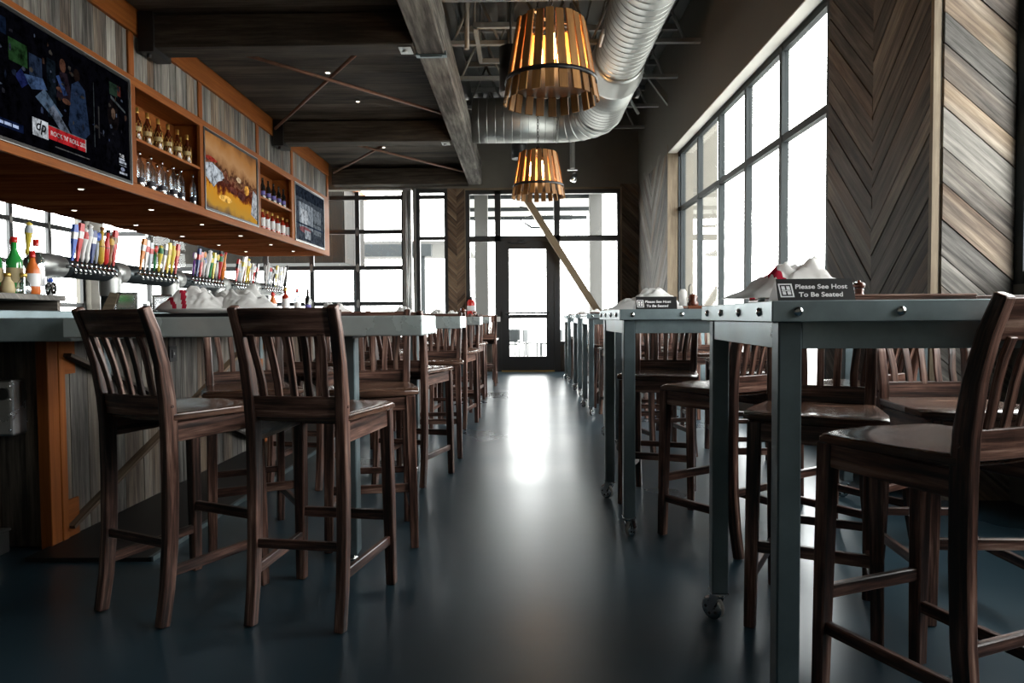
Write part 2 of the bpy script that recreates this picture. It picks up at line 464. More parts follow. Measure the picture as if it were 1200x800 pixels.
# back wall
mb = MB()
mb.bb(XL-.2, 3.15, YB, YB+.2, 3.66, ZC)
mb.bb(2.02, 3.15, YB, YB+.2, 0, 3.66)
mb.bb(-1.44, -1.08, YB, YB+.2, 0, 3.66)
mb.bb(.76, 2.02, YB+.02, YB+.18, 0, .56)
mb.bb(-1.08, -.46, YB+.02, YB+.18, 0, .56)
mb.bb(-2.07, -1.44, YB+.02, YB+.18, 0, .5)
struct(mb.build('wall_back', M_wall))
mb = MB()
diag_planks(mb, (2.0, YB, 0), (1, 0, 0), (0, 0, 1), 0, .36, 0, 3.72, .12, -1, .02)
struct(mb.build('trim_7', M_barnbrown))
mb = MB()
diag_planks(mb, (-1.44, YB, 0), (1, 0, 0), (0, 0, 1), 0, .18, 0, 3.66, .085, -1, .02)
diag_planks(mb, (-1.44, YB, 0), (1, 0, 0), (0, 0, 1), .18, .36, 0, 3.66, .085, 1, .02)
struct(mb.build('trim_8', M_post))
# entrance storefront
root = thing('door_1', None, None); struct(root)
fm = MB(); y0, y1 = YB-.02, YB+.1
def fb(m, a, b, c, d): m.bb(a, b, y0, y1, c, d)
fb(fm, -1.08, -1.0, .5, 3.62); fb(fm, 1.94, 2.02, .5, 3.62)
fb(fm, -.5, -.38, 0, 3.62); fb(fm, .68, .8, 0, 3.62)
fb(fm, -1.0, 1.94, 3.54, 3.62); fb(fm, -1.0, 1.94, 2.6, 2.71)
fb(fm, -1.0, -.5, .52, .6); fb(fm, .8, 1.94, .52, .6)
fm.build('door_frame', M_frame, root)
lf = MB(); y0, y1 = YB+.0, YB+.06
fb(lf, -.38, -.22, .02, 2.6); fb(lf, .52, .68, .02, 2.6); fb(lf, -.22, .52, 2.45, 2.6); fb(lf, -.22, .52, .02, .3); fb(lf, -.22, .52, 1.06, 1.14)
lf.build('door_leaf', M_frame, root)
pb = MB(); pb.tube([(-.3, YB-.07, 1.17), (.6, YB-.07, 1.17)], .018, 8); pb.bb(-.36, -.28, YB-.08, YB, 1.1, 1.22); pb.bb(.56, .64, YB-.08, YB, 1.1, 1.22)
pb.build('push_bar', M_frame, root)
hd = MB(); hd.bb(-.49, -.4, YB-.09, YB-.02, 1.0, 1.1); hd.build('lock_box', M_white, root)
cl = MB(); cl.bb(-.2, .12, YB-.07, YB, 2.56, 2.62); cl.bar((-.05, YB-.06, 2.6), (.1, YB-.2, 2.6), .02, .02); cl.build('door_closer', M_frame, root)
th = MB(); th.bb(-.38, .68, YB-.06, YB+.06, 0, .02); th.build('threshold', M_gold, root)
g = MB()
for a, b, c, d in ((-1.0, -.5, 2.71, 3.54), (-.38, .68, 2.71, 3.54), (.8, 1.94, 2.71, 3.54), (-1.0, -.5, .6, 2.6), (.8, 1.94, .6, 2.6), (-.22, .52, 1.14, 2.45), (-.22, .52, .3, 1.06)):
    g.bb(a, b, YB+.03, YB+.038, c, d)
g.build('door_pane', M_glass, root)
mb = MB(); mb.bb(.8, 2.02, YB-.02, YB+.02, 0, .52, 2); mb.bb(-1.08, -.5, YB-.02, YB+.02, 0, .52, 2); struct(mb.build('trim_9', M_barnbrown))
mb = MB(); mb.bb(-1.1, -1.08, YB-.04, YB, 0, 3.64); mb.bb(2.0, 2.03, YB-.04, YB, 0, 3.64); mb.bb(-1.1, 2.03, YB-.04, YB, 3.62, 3.66); struct(mb.build('trim_10', M_edgewood))
# tall window left of the post
window_unit('window_3', (-2.07, YB+.05, 0), (1, 0, 0), (0, 1, 0), .63, .5, 3.66, [.035, .595], [.54, 2.68, 3.5, 3.62], .07, .1, M_frame)
# steel jamb with garage-door track
mb = MB(); mb.bb(-2.13, -2.07, YB-.05, YB+.1, 0, 3.66); mb.bb(-2.33, -2.27, YB-.05, YB+.1, 0, 3.66); mb.bb(-2.26, -2.16, YB-.1, YB-.02, 0, 3.66); mb.tube([(-2.21, YB-.11, 0), (-2.21, YB-.11, 3.6)], .03, 8)
struct(mb.build('trim_11', M_galv))
# glass garage doors on the back wall
def garage(name, O, U, N, W, n, z0=0, zs=(.05, .66, 1.38, 2.1, 2.82, 3.5)):
    r = window_unit(name, O, U, N, W, z0, 3.62, [i*W/n for i in range(n+1)], list(zs), .085, .06, M_frame)
    hm = MB()
    O = Vector(O); U = Vector(U); N = Vector(N)
    for i in range(n+1):
        for h in zs[1:-1]:
            c = O+U*(i*W/n)-N*.036+Vector((0, 0, h))
            hm.prism([(-.03, -.05), (0, -.09), (.03, -.05), (.03, .05), (0, .09), (-.03, .05)], .012, c, U, (0, 0, 1))
    hm.build('hinge_plate', M_galv, r)
garage('window_4', (-6.05, YB+.05, 0), (1, 0, 0), (0, 1, 0), 3.72, 4)
garage('window_5', (-8.55, YB+.05, 0), (1, 0, 0), (0, 1, 0), 2.1, 2)
mb = MB(); mb.bb(-6.45, -6.05, YB, YB+.2, 0, 3.66); struct(mb.build('trim_12', M_framew))
# left wall : glass garage doors with piers; unseen near stretch solid to cut daylight
mb = MB(); mb.bb(XL-.2, XL, YF-.2, YB+.2, 3.66, ZC); mb.bb(XL-.2, XL, YF-.2, 8.6, 0, 3.66)
mb.bb(XL-.2, XL+.1, 13.45, 13.9, 0, 3.66); mb.bb(XL-.2, XL, 8.6, 9.6, 0, 3.66)
struct(mb.build('wall_left', M_wall))
garage('window_6', (XL-.05, 13.43, 0), (0, -1, 0), (-1, 0, 0), 3.8, 4)
mb = MB(); mb.bb(XL-.2, 3.15, YF-.2, YF, 0, ZC); struct(mb.build('wall_rear', M_wall))

# ------------------------------------------------------------------ timber canopy over the bar
ZB = 3.72
mb = MB(); mb.bb(-1.015, -.74, 3.4, 6.95, ZB, ZB+.42, 1, 0, .45)
o = mb.build('timber_beam', M_timber, None, .012); tag(o, 'near length of the long weathered timber beam edging the canopy', 'beam', None, 'thing')
mb = MB(); mb.bb(-1.01, -.745, 6.96, 13.66, ZB, ZB+.41, 1, 0, .6)
o = mb.build('timber_beam', M_timber, None, .012); tag(o, 'far length of the long weathered timber beam ending above the entrance', 'beam', None, 'thing')
mb = MB(); mb.bb(-1.03, -.725, 6.91, 6.99, ZB-.012, ZB+.03, 0); mb.bb(-.99, -.77, 6.93, 6.97, ZB-.022, ZB-.01)
o = mb.build('beam_splice_plate', M_steelD); tag(o, 'dark steel plate under the joint of the long timber beam', 'bracket', None, 'thing')
for i, (yy, z0) in enumerate(((3.45, ZB), (6.8, ZB), (10.4, ZB), (13.5, ZB-.03))):
    r = thing('cross_beam', 'weathered cross beam under the plank canopy, %s from the front' % ORD[i], 'beam', (0, 0, 0), 0, 'canopy cross beams'); r['kind'] = 'thing'
    m = MB(); m.bb(-3.66, -1.017, yy-.14, yy+.14, z0, z0+.31, 0, 0, [.2, .25, .5, .55][i]); m.build('beam_timber', M_canopy, r, .01)
    if i in (1, 2):
        m = MB(); m.bb(-1.17, -1.05, yy-.09, yy+.09, z0-.01, z0); m.lathe([(.025, -.03), (.025, -.012)], 8, Matrix.Translation((-1.12, yy, z0)))
        m.build('end_plate', M_galv, r)
        m = MB(); m.bb(-3.665, -3.52, yy-.17, yy+.17, z0-.05, z0+.33); m.lathe([(.02, -.09), (.02, -.05)], 8, Matrix.Translation((-3.6, yy-.1, z0)))
        m.build('beam_hanger', M_black, r)
mb = MB(); fixed_planks(mb, (-3.66, 3.3, ZB+.34), (1, 0, 0), (0, 1, 0), 0, 2.63, 0, 10.35, .19, .022, 'h', 0, .3)
mb.bb(-3.66, -1.03, 3.3, 13.65, ZB+.365, ZB+.39)
o = mb.build('ceiling_canopy', M_canopy); struct(o)
for lab, a, b in (('long rusty brace rod running back from the first bay corner', (-3.1, 6.98), (-1.05, 9.35)),
                  ('rusty brace rod crossing the first canopy bay to the cabinet', (-1.45, 6.95), (-3.62, 10.2)),
                  ('long rusty brace rod in the far canopy bay', (-2.95, 10.55), (-1.03, 13.1)),
                  ('darker brace rod crossing the far canopy bay', (-1.75, 10.55), (-3.6, 13.3))):
    m = MB(); zz = 3.86 if 'long' in lab else 3.91; m.tube([(a[0], a[1], zz), (b[0], b[1], zz)], .02, 8)
    tag(m.build('brace_rod', M_rust), lab, 'rod', 'canopy brace rods')
for i, (x, y) in enumerate(((-2.3, 8.3), (-2.2, 9.4), (-2.35, 11.9))):
    m = MB(); m.lathe([(.035, 0), (.035, .012)], 12, Matrix.Translation((x, y, ZB+.318)), 0)
    r = m.build('canopy_downlight', M_chrome); tag(r, 'tiny round downlight in the plank canopy, %s from the front' % ORD[i], 'light')
    m = MB(); m.lathe([(.022, -.003), (.022, 0)], 12, Matrix.Translation((x, y, ZB+.318))); m.build('light_lens', M_puck, r)

# ------------------------------------------------------------------ hanging back-bar cabinet
XC = -3.7
cab = thing('back_bar_cabinet', 'long orange wood cabinet hung above the bar with screens and bottle shelves', 'cabinet', (XC, 8, 2.3))
def cb(m, x0, x1, y0, y1, z0, z1, axis=None, tint=None): m.bb(x0-XC, x1-XC, y0-8, y1-8, z0-2.3, z1-2.3, axis, 0, tint)
Y0, Y1 = 3.2, 13.25
m = MB(); cb(m, XC-.03, XC, Y0, Y1, 2.3, 2.40, 1, .4); m.build('bottom_rail', M_fir, cab, .004)
m = MB(); cb(m, XC-.03, XC, Y0, Y1, 3.33, 3.42, 1, .5); m.build('top_rail', M_fir, cab, .004)
for a, b in ((4.6, 4.7), (6.52, 6.61), (7.94, 8.02), (9.66, 9.77), (11.1, 11.24), (12.92, Y1)):
    m = MB(); cb(m, XC-.032, XC+.004, a, b, 2.40, 3.33, 2); m.build('divider', M_fir, cab, .003)
for a in (6.56, 7.97, 9.7, 11.16, 13.2):
    m = MB(); cb(m, XC-.02, XC+.004, a-.045, a+.045, 3.42, 3.83, 2); m.build('frieze_post', M_fir, cab, .003)
m = MB(); fixed_planks(m, (-.03, Y0-8, 0), (0, 1, 0), (0, 0, 1), 0, Y1-Y0, 1.12, 1.53, .14, .018, 'v', 0, .4)
m.build('frieze_planks', M_barn, cab)
m = MB(); cb(m, XC-.03, XC+.02, Y0, Y1, 3.83, 4.09, 1, .45); m.build('crown_board', M_fir, cab, .004)
m = MB(); cb(m, XC-1.62, XC-.34, Y0, Y1, 2.36, 4.05); cb(m, XC-.34, XC-.03, Y0, 6.52, 2.4, 4.05); cb(m, XC-.34, XC-.03, 8.02, 9.66, 2.4, 4.05); cb(m, XC-.34, XC-.03, 11.2, Y1, 2.4, 4.05)
cb(m, XC-.34, XC-.03, 6.52, 8.02, 3.35, 4.05); cb(m, XC-.34, XC-.03, 9.66, 11.2, 3.35, 4.05)
m.build('carcass', M_fir, cab)
for a, b in ((6.6, 7.95), (9.76, 11.12)):
    m = MB(); cb(m, XC-.335, XC-.004, a, b, 2.82, 2.85, 1); m.build('shelf', M_fir, cab, .003)
    m = MB(); cb(m, XC-.335, XC-.02, a, b, 2.385, 2.402, 1); m.build('shelf', M_fir, cab)
m = MB(); fixed_planks(m, (-1.62, Y1-8, .06), (1, 0, 0), (0, -1, 0), 0, 1.6, 0, Y1-Y0, .26, .06, 'h', 0, .2)
m.build('underside_boards', M_soffit, cab)
m = MB(); cb(m, XC-.1, XC+.0, Y1, Y1+.03, 2.3, 4.09, 2); m.build('end_panel', M_fir, cab)
k = 0
for r_, xx in (('front', -4.05), ('back', -4.9)):
    for j, yy in enumerate((5.2, 6.3, 7.5, 8.7, 9.9, 11.1, 12.2)):
        m = MB(); m.lathe([(.03, -.006), (.03, 0)], 14, None); r = m.build('puck_light', M_chrome)
        r.location = (xx, yy, 2.297)
        tag(r, '%s puck light in the %s row under the hanging cabinet' % (ORD[j], r_), 'light', 'puck lights under the cabinet')
        m = MB(); m.lathe([(.02, -.0085), (.02, -.006)], 14, None); m.build('light_lens', M_puck, r)
# ---- screens
def screen(name, y0, y1, z0, z1, label, cat):
    t = thing(name, label, cat, (XC+.0, y0, z0))
    w, h = y1-y0, z1-z0
    m = MB(); m.bb(-.05, .012, 0, w, 0, .035); m.bb(-.05, .012, 0, w, h-.03, h); m.bb(-.05, .012, 0, .03, .035, h-.03); m.bb(-.05, .012, w-.03, w, .035, h-.03)
    m.build('bezel', M_black, t, .004)
    m = MB(); e = .006
    m.bb(.010, .016, .0, w, -.0, e); m.bb(.010, .016, 0, w, h-e, h); m.bb(.010, .016, 0, e, 0, h); m.bb(.010, .016, w-e, w, 0, h)
    m.build('bezel_edge', M_galv, t)
    return t, w, h
_em = {}
def em(c):
    if c not in _em:
        m = emis('screen_colour_%d' % len(_em), c, 1.0); nt = m.node_tree
        tc = nt.nodes.new('ShaderNodeTexCoord'); n = nnoise(nt, tc.outputs['Object'], 11, 5, .7)
        r = ramp(nt, [(.36, [q*.15 for q in c]), (.52, list(c)), (.7, [q*1.5 for q in c])])
        nt.links.new(n.outputs[0], r.inputs[0])
        e = [q for q in nt.nodes if q.type == 'EMISSION'][0]; nt.links.new(r.outputs[0], e.inputs[0])
        _em[c] = m
    return _em[c]
def picture(t, w, h, shapes, name, base=None, dim=1.0):
    m = MB(); mats = [base or M_screen]; m.bb(-.02, .0, .03, w-.03, .035, h-.03)
    lay = 0
    for poly, c in shapes:
        c = tuple(round(q*dim, 4) for q in c)
        if em(c) not in mats: mats.append(em(c))
        lay += 1
        # plane facing +X : U=+Y, V=+Z
        m.prism([(.03+u*(w-.06), .035+v*(h-.065)) for u, v in poly], .0002, (.0002*lay, 0, 0), (0, 1, 0), (0, 0, 1), mats.index(em(c)))
    return m.build(name, mats, t)
def rect(a, b, c, d): return [(a, c), (b, c), (b, d), (a, d)]
def blob(cx, cy, rx, ry, n=14, j=.0):
    return [(cx+rx*math.cos(2*PI*k/n)*(1+random.uniform(-j, j)), cy+ry*math.sin(2*PI*k/n)*(1+random.uniform(-j, j))) for k in range(n)]
t, w, h = screen('television', 4.72, 6.515, 2.37, 3.36, 'large wall television showing a dark talk show with a red caption banner', 'television')
S = [(rect(0, 1, 0, 1), (.004, .004, .007))]
S += [(rect(.13, .24, .62, .8), (.03, .09, .03)), (rect(.25, .33, .55, .76), (.03, .05, .10)), (rect(.22, .35, .5, .52), (.12, .03, .02)),
      (rect(.0, .12, .8, .93), (.01, .02, .05)), (rect(.36, .42, .3, .8), (.012, .02, .03)),
      (blob(.47, .8, .022, .06), (.16, .07, .045)), ([(.42, .5), (.45, .74), (.5, .75), (.54, .5)], (.03, .02, .03)),
      (blob(.57, .78, .024, .06), (.02, .012, .01)), ([(.5, .3), (.53, .68), (.58, .74), (.63, .68), (.66, .3), (.6, .2), (.53, .22)], (.03, .055, .12)),
      (blob(.49, .5, .03, .025), (.2, .09, .06)), (blob(.45, .58, .03, .02), (.2, .09, .06)),
      ([(.2, .56), (.33, .6), (.36, .52), (.26, .47)], (.10, .18, .38)), ([(.28, .42), (.34, .52), (.46, .36), (.42, .28)], (.14, .22, .34)),
      ([(.36, .36), (.4, .42), (.53, .2), (.48, .16)], (.25, .3, .4)), ([(.42, .68), (.44, .7), (.5, .56), (.47, .54)], (.05, .10, .28)), ([(.16, .52), (.2, .6), (.24, .5), (.2, .44)], (.02, .03, .14)),
      (rect(.695, .70, .2, .8), (.08, .1, .11)), (rect(.73, .74, .3, .6), (.05, .05, .05)),
      (blob(.86, .58, .05, .16), (.012, .009, .01)), (blob(.86, .6, .018, .055), (.22, .14, .1)), ([(.78, .1), (.82, .45), (.9, .45), (.96, .1)], (.008, .008, .012)),
      (rect(.83, .9, .78, .9), (.03, .06, .04)), (rect(.9, .93, .8, .9), (.15, .04, .03)), ([(.84, .74), (.97, .66), (.97, .68), (.84, .77)], (.12, .14, .15)),
      (rect(.02, .2, .075, .14), (.01, .02, .07)),
      (rect(.255, .355, .1, .245), (1.3, 1.4, 1.5)),
      (rect(.355, .62, .115, .225), (.95, .04, .05)), (rect(.4, .65, .06, .07), (.2, .2, .2))]
S += [(rect(.355, .62, .225, .232), (.3, .3, .3)), (rect(.618, .625, .115, .232), (.6, .6, .6))]
for k, (a, b) in enumerate(((.03, .055), (.06, .085), (.09, .13), (.137, .17))): S.append((rect(a, b, .096, .12), (.9, 1.1, 1.6)))
for a, b, c, d in ((.9, .95, .17, .192), (.9, .965, .14, .162), (.9, .965, .12, .126), (.9, .97, .035, .055)): S.append((rect(a, b, c, d), (1.2, 1.3, 1.5)))
S += [(blob(.93, .085, .018, .02), (.9, 1.0, 1.4))]
random.seed(11)
for k in range(46):
    cx, cy = random.uniform(.05, .97), random.uniform(.28, .92); c = random.choice(((.05, .07, .14), (.03, .03, .04), (.09, .08, .07), (.02, .03, .06), (.12, .15, .22), (.07, .04, .03)))
    S.append((blob(cx, cy, random.uniform(.004, .016), random.uniform(.006, .03), 8, .35), c))
picture(t, w, h, S, 'screen_picture_or_reflections', None, .34)
XF = (.0102, 0, 0)
W1 = em((.75, .75, .78)); W2 = em((.5, .6, .8)); W3 = em((.35, .35, .4))
def tvtext(t, w, h, s, u, v, size, mat):
    text_mesh(s, size, mat, 'screen_lettering', t, basis((.0112, .03+u*(w-.06), .035+v*(h-.065)), (0, 1, 0), (0, 0, 1)), True, .0002)
tvtext(t, w, h, "ROCK 'N' ROLL 202", .366, .15, .05, em((.5, .42, .42)))
text_mesh('dp', .115, em((.01, .01, .01)), 'screen_lettering', t, basis((.0112, .03+.268*(w-.06), .035+.15*(h-.065)), (0, 1, 0), (0, 0, 1)), True, .0002, .25)
tvtext(t, w, h, 'THE', .9, .2, .04, W1)

def burger_mat():
    m, nt, out = newmat('burger_picture')
    uv = nt.nodes.new('ShaderNodeTexCoord')
    sep = nt.nodes.new('ShaderNodeSeparateXYZ'); nt.links.new(uv.outputs['Object'], sep.inputs[0])
    n = nnoise(nt, uv.outputs['Object'], 3.2, 3, .5)
    n2 = nnoise(nt, uv.outputs['Object'], 12, 4, .6)
    zz = sep.outputs['Z']
    mid = mathn(nt, 'MULTIPLY', mathn(nt, 'SUBTRACT', 1.0, mathn(nt, 'MULTIPLY', mathn(nt, 'ABSOLUTE', mathn(nt, 'SUBTRACT', zz, .42)), 3.0)), 1.0)
    mid = mathn(nt, 'MAXIMUM', mid, .06)
    f = mathn(nt, 'ADD', zz, mathn(nt, 'MULTIPLY', mathn(nt, 'SUBTRACT', n.outputs[0], .5), .3))
    f = mathn(nt, 'ADD', f, mathn(nt, 'MULTIPLY', mathn(nt, 'MULTIPLY', mathn(nt, 'SUBTRACT', n2.outputs[0], .5), .55), mid))
    f = mathn(nt, 'ADD', f, mathn(nt, 'MULTIPLY', mathn(nt, 'SUBTRACT', sep.outputs['Y'], .8), .06))
    r = ramp(nt, [(0.0, (.14, .10, .08)), (.1, (.62, .33, .05)), (.26, (.72, .32, .03)), (.31, (.25, .06, .015)), (.38, (.06, .015, .01)), (.46, (.14, .04, .025)), (.5, (.3, .13, .07)), (.54, (.05, .018, .012)), (.6, (.33, .16, .07)), (.7, (.5, .27, .12)), (.85, (.42, .19, .06)), (1, (.16, .07, .03))])
    nt.links.new(f, r.inputs[0])
    e = nt.nodes.new('ShaderNodeEmission'); e.inputs[1].default_value = .75
    nt.links.new(r.outputs[0], e.inputs[0]); nt.links.new(e.outputs[0], out.inputs[0])
    return m
t, w, h = screen('television', 8.025, 9.655, 2.38, 3.345, 'wall television showing a close-up of a sandwich with meat and cheese', 'television')
S = [([(.0, .42), (.0, .58), (.12, .62), (.3, .55), (.34, .46), (.22, .4), (.14, .3)], (.42, .46, .5)), (blob(.36, .45, .06, .03, 12, .2), (.08, .03, .02)), (blob(.5, .36, .08, .05, 12, .25), (.12, .035, .025)),
     (blob(.66, .33, .07, .06, 12, .25), (.09, .03, .025)), (blob(.62, .55, .05, .04, 10, .2), (.55, .4, .25)), (blob(.1, .66, .1, .03, 12, .2), (.25, .03, .02)), ([(.86, .12), (.92, .5), (1, .45), (1, .05)], (.4, .42, .44)),
     (blob(.78, .45, .05, .08, 10, .2), (.75, .36, .07)), (blob(.35, .2, .12, .05, 12, .1), (.8, .45, .1))]
picture(t, w, h, S, 'screen_picture_or_reflections', burger_mat())
t, w, h = screen('television', 11.245, 12.915, 2.38, 3.345, 'farthest wall television with pale grey window reflections painted on its screen', 'television')
S = [(rect(0, 1, 0, 1), (.05, .06, .075)), (rect(0, 1, .8, 1), (.015, .02, .03)), (rect(.12, .6, .25, .72), (.22, .25, .28)), (rect(.18, .42, .3, .6), (.4, .43, .46)), (rect(.62, .9, .2, .7), (.14, .16, .18)),
     (rect(0, 1, .3, .33), (.02, .03, .05)), (blob(.32, .22, .2, .06), (.2, .08, .09)), (rect(.3, .5, .06, .22), (.3, .33, .36)), (rect(.6, .95, .4, .42), (.04, .05, .06))]
picture(t, w, h, S, 'screen_picture_or_reflections')  # pale grey panels stand in for window reflections, painted as screen glow

# ------------------------------------------------------------------ bottles
M_bourbon = plain('bourbon_glass', (.09, .018, .006), .08, 0, .8, 0, 1, .6)
def clearglass(name):
    m, nt, out = newmat(name)
    t = nt.nodes.new('ShaderNodeBsdfTransparent'); t.inputs[0].default_value = (.82, .86, .88, 1)
    g = nt.nodes.new('ShaderNodeBsdfGlossy'); g.inputs['Roughness'].default_value = .06; g.inputs[0].default_value = (.95, .97, 1, 1)
    lw = nt.nodes.new('ShaderNodeLayerWeight')
    mx = nt.nodes.new('ShaderNodeMixShader')
    nt.links.new(mathn(nt, 'ADD', mathn(nt, 'MULTIPLY', lw.outputs['Facing'], .5), .22), mx.inputs[0])
    nt.links.new(t.outputs[0], mx.inputs[1]); nt.links.new(g.outputs[0], mx.inputs[2]); nt.links.new(mx.outputs[0], out.inputs[0])
    return m
M_clear = clearglass('clear_bottle')
M_wine = plain('dark_bottle', (.012, .013, .012), .08, 0, .8, 0, 1, .6)
M_redb = plain('red_bottle', (.32, .03, .015), .1, 0, .8, 0, 1, .5)
M_greenb = plain('green_bottle', (.03, .32, .06), .08, 0, .8, 0, 1, .6)
M_cream = plain('label_cream', (.5, .4, .22), .6)
M_wlabel = plain('label_white', (.75, .75, .75), .6)
M_blabel = plain('label_dark', (.02, .02, .03), .6)
M_plabel = plain('label_purple', (.12, .1, .35), .6)
M_yellow = plain('yellow_plastic', (.8, .55, .03), .4)
def bottle_proto(name, cat, prof, bm, lm, capm, z_lab, cap_z, cap_r, net=False):
    """prof: body profile; label band between z_lab"""
    mats = []
    for i in range(len(prof)-1):
        zc = (prof[i][1]+prof[i+1][1])/2
        mats.append(1 if z_lab[0] < zc < z_lab[1] else 0)
    m = MB(); m.lathe(prof, 14, None, mats)
    o = m.build(name, [bm, lm]); o['category'] = cat
    if net:
        g = MB(); R = prof[1][0]+.0015
        for k in range(8):
            for sg in (1, -1):
                g.tube([(R*math.cos(2*PI*k/8+sg*q*.26), R*math.sin(2*PI*k/8+sg*q*.26), .02+q*.03) for q in range(7)], .0014, 4)
        g.build('wire_net', M_gold, o)
    c = MB(); c.lathe([(cap_r, cap_z[0]), (cap_r*1.04, cap_z[0]+.005), (cap_r, cap_z[1])], 12); c.build('cap', capm, o)
    return o
P_bour = bottle_proto('liquor_bottle', 'bottle', [(.036, 0), (.042, .012), (.042, .1), (.042, .102), (.042, .142), (.042, .144), (.04, .2), (.02, .245), (.014, .27), (.014, .3)], M_bourbon, M_cream, M_gold, (.1, .151), (.28, .335), .018, True)
P_clear = bottle_proto('liquor_bottle', 'bottle', [(.034, 0), (.04, .008), (.04, .05), (.04, .052), (.04, .1), (.04, .102), (.04, .23), (.024, .262), (.014, .28), (.014, .33)], M_clear, M_blabel, M_chrome, (.051, .101), (.33, .36), .016)
P_wine = bottle_proto('wine_bottle', 'bottle', [(.035, 0), (.038, .006), (.038, .06), (.038, .062), (.038, .12), (.038, .122), (.038, .19), (.016, .235), (.014, .3)], M_wine, M_plabel, M_wine, (.061, .121), (.28, .312), .016)
P_red = bottle_proto('liquor_bottle', 'bottle', [(.04, 0), (.043, .008), (.043, .05), (.043, .052), (.043, .17), (.043, .172), (.04, .2), (.016, .225), (.015, .27)], M_redb, M_wlabel, M_gold, (.051, .171), (.26, .3), .018)
P_green = bottle_proto('liquor_bottle', 'bottle', [(.034, 0), (.038, .008), (.038, .06), (.038, .062), (.038, .14), (.038, .142), (.037, .18), (.02, .215), (.013, .24), (.013, .285)], M_greenb, M_cream, M_redpaint, (.061, .141), (.275, .305), .016)
P_gin = bottle_proto('liquor_bottle', 'bottle', [(.034, 0), (.038, .008), (.038, .05), (.038, .052), (.038, .14), (.038, .142), (.037, .19), (.018, .22), (.013, .24), (.013, .27)], M_clear, M_wlabel, M_redpaint, (.051, .141), (.265, .3), .015)
P_sauce = bottle_proto('sauce_bottle', 'bottle', [(.03, 0), (.034, .006), (.034, .04), (.034, .042), (.034, .11), (.034, .112), (.03, .14), (.014, .175), (.012, .2)], plain('orange_sauce', (.6, .14, .02), .3), M_wlabel, M_redpaint, (.041, .111), (.195, .23), .014)
_used = {}
def bottle(P, x, y, z, label, group):
    o = place(P, _used.get(P.name), (x, y, z), random.uniform(0, 6), label, group); _used[P.name] = 1
def ylist(pxs, X=3.78): return [X*800/(609-p) for p in pxs]
ZS1 = 2.8505; ZS0 = 2.4025
for i, y in enumerate(ylist([164, 176, 188.5, 200, 211, 222])): bottle(P_bour, -3.79, y, ZS1, '%s amber gold-capped bottle in the front row, upper near shelf' % ORD[i], 'amber bottles on the upper near shelf')
for i, y in enumerate(ylist([178, 190, 214], 3.9)): bottle(P_bour, -3.91, y, ZS1, '%s amber gold-capped bottle in the back row, upper near shelf' % ORD[i], 'amber bottles on the upper near shelf')
for i, y in enumerate(ylist([166, 179, 192, 205, 214, 228])): bottle(P_clear, -3.79, y, ZS0, '%s clear bottle in the front row, lower near shelf' % ORD[i], 'clear bottles on the lower near shelf')
for i, y in enumerate(ylist([175, 186, 198, 209, 221], 3.91)): bottle(P_clear, -3.92, y, ZS0, '%s clear bottle in the back row, lower near shelf' % ORD[i], 'clear bottles on the lower near shelf')
for i, y in enumerate(ylist([309.5, 316, 322, 328, 333.5])): bottle(P_wine, -3.79, y, ZS1, '%s black wine bottle on the upper far shelf' % ORD[i], 'black bottles on the upper far shelf')
for i, y in enumerate(ylist([308.5, 314, 320, 326, 332, 337.5])): bottle(P_red, -3.79, y, ZS0, '%s red bottle with white label, lower far shelf' % ORD[i], 'red bottles on the lower far shelf')

# ------------------------------------------------------------------ bar
XB = -2.235; ZT = 1.092
bar = thing('bar_counter', 'long bar with weathered plank front, orange posts and steel top', 'bar', (XB, 3.15, 0))
def bx(m, x0, x1, y0, y1, z0, z1, axis=None, tint=None, mat=0): m.bb(x0-XB, x1-XB, y0-3.15, y1-3.15, z0, z1, axis, mat, tint)
m = MB(); bx(m, -2.95, XB-.02, 3.2, 12.4, 0, .99); m.build('core', M_black, bar)
m = MB(); fixed_planks(m, (-.02, .05, 0), (0, 1, 0), (0, 0, 1), 0, 9.2, 0.01, .99, .17, .02, 'v', 0, .3); m.build('front_planks', M_barn, bar)
m = MB(); fixed_planks(m, (-.75, .05, 0), (1, 0, 0), (0, 0, 1), 0, .72, 0.01, .99, .14, .02, 'v', 0, .3, lambda: random.uniform(0, .35)); m.build('end_planks', M_barnbrown, bar)
m = MB(); bx(m, -2.97, -1.9, 2.86, 12.5, .992, ZT, 1); m.build('steel_top', M_steel, bar, .005, 2)
m = MB(); bx(m, -2.98, -2.52, 2.88, 12.5, ZT, 1.135, 1); m.build('raised_ledge', M_steelD, bar, .004)
py = (3.16, 5.7, 8.25, 10.8)
for i, y in enumerate(py):
    m = MB(); bx(m, XB-.035, XB+.02, y, y+.075, 0, .99, 2, .3); bx(m, XB+.0, XB+.024, y+.075, y+.12, 0, .99, 2, .5); m.build('post', M_fir, bar, .003)
    m = MB(); bx(m, XB+.0, XB+.014, y+.12, y+.21, .82, .99, 1, .4); m.build('corner_gusset', M_fir, bar); m = MB(); bx(m, XB+.0, XB+.014, y+.12, y+.21, 0.01, .2, 1, .1); m.build('corner_gusset', M_fir, bar)
    if i < 3:
        for a, b in (((y+.11, .915), (y+2.45, .08)), ((y+.12, .07), (y+2.45, .92))):
            m = MB(); m.bar((.035 if a[1] > .5 else .022, a[0]-3.15, a[1]), (.035 if a[1] > .5 else .022, b[0]-3.15, b[1]), .018, .055, (1, 0, 0)); m.build('cross_brace', M_barnbrown, bar)
m = MB(); bx(m, -2.23, -1.66, 3.0, 12.4, 0, .018, 1); bx(m, -1.67, -1.65, 3.0, 12.4, 0, .022, 1, None, 1); m.build('foot_platform', [M_black, M_steelD], bar)
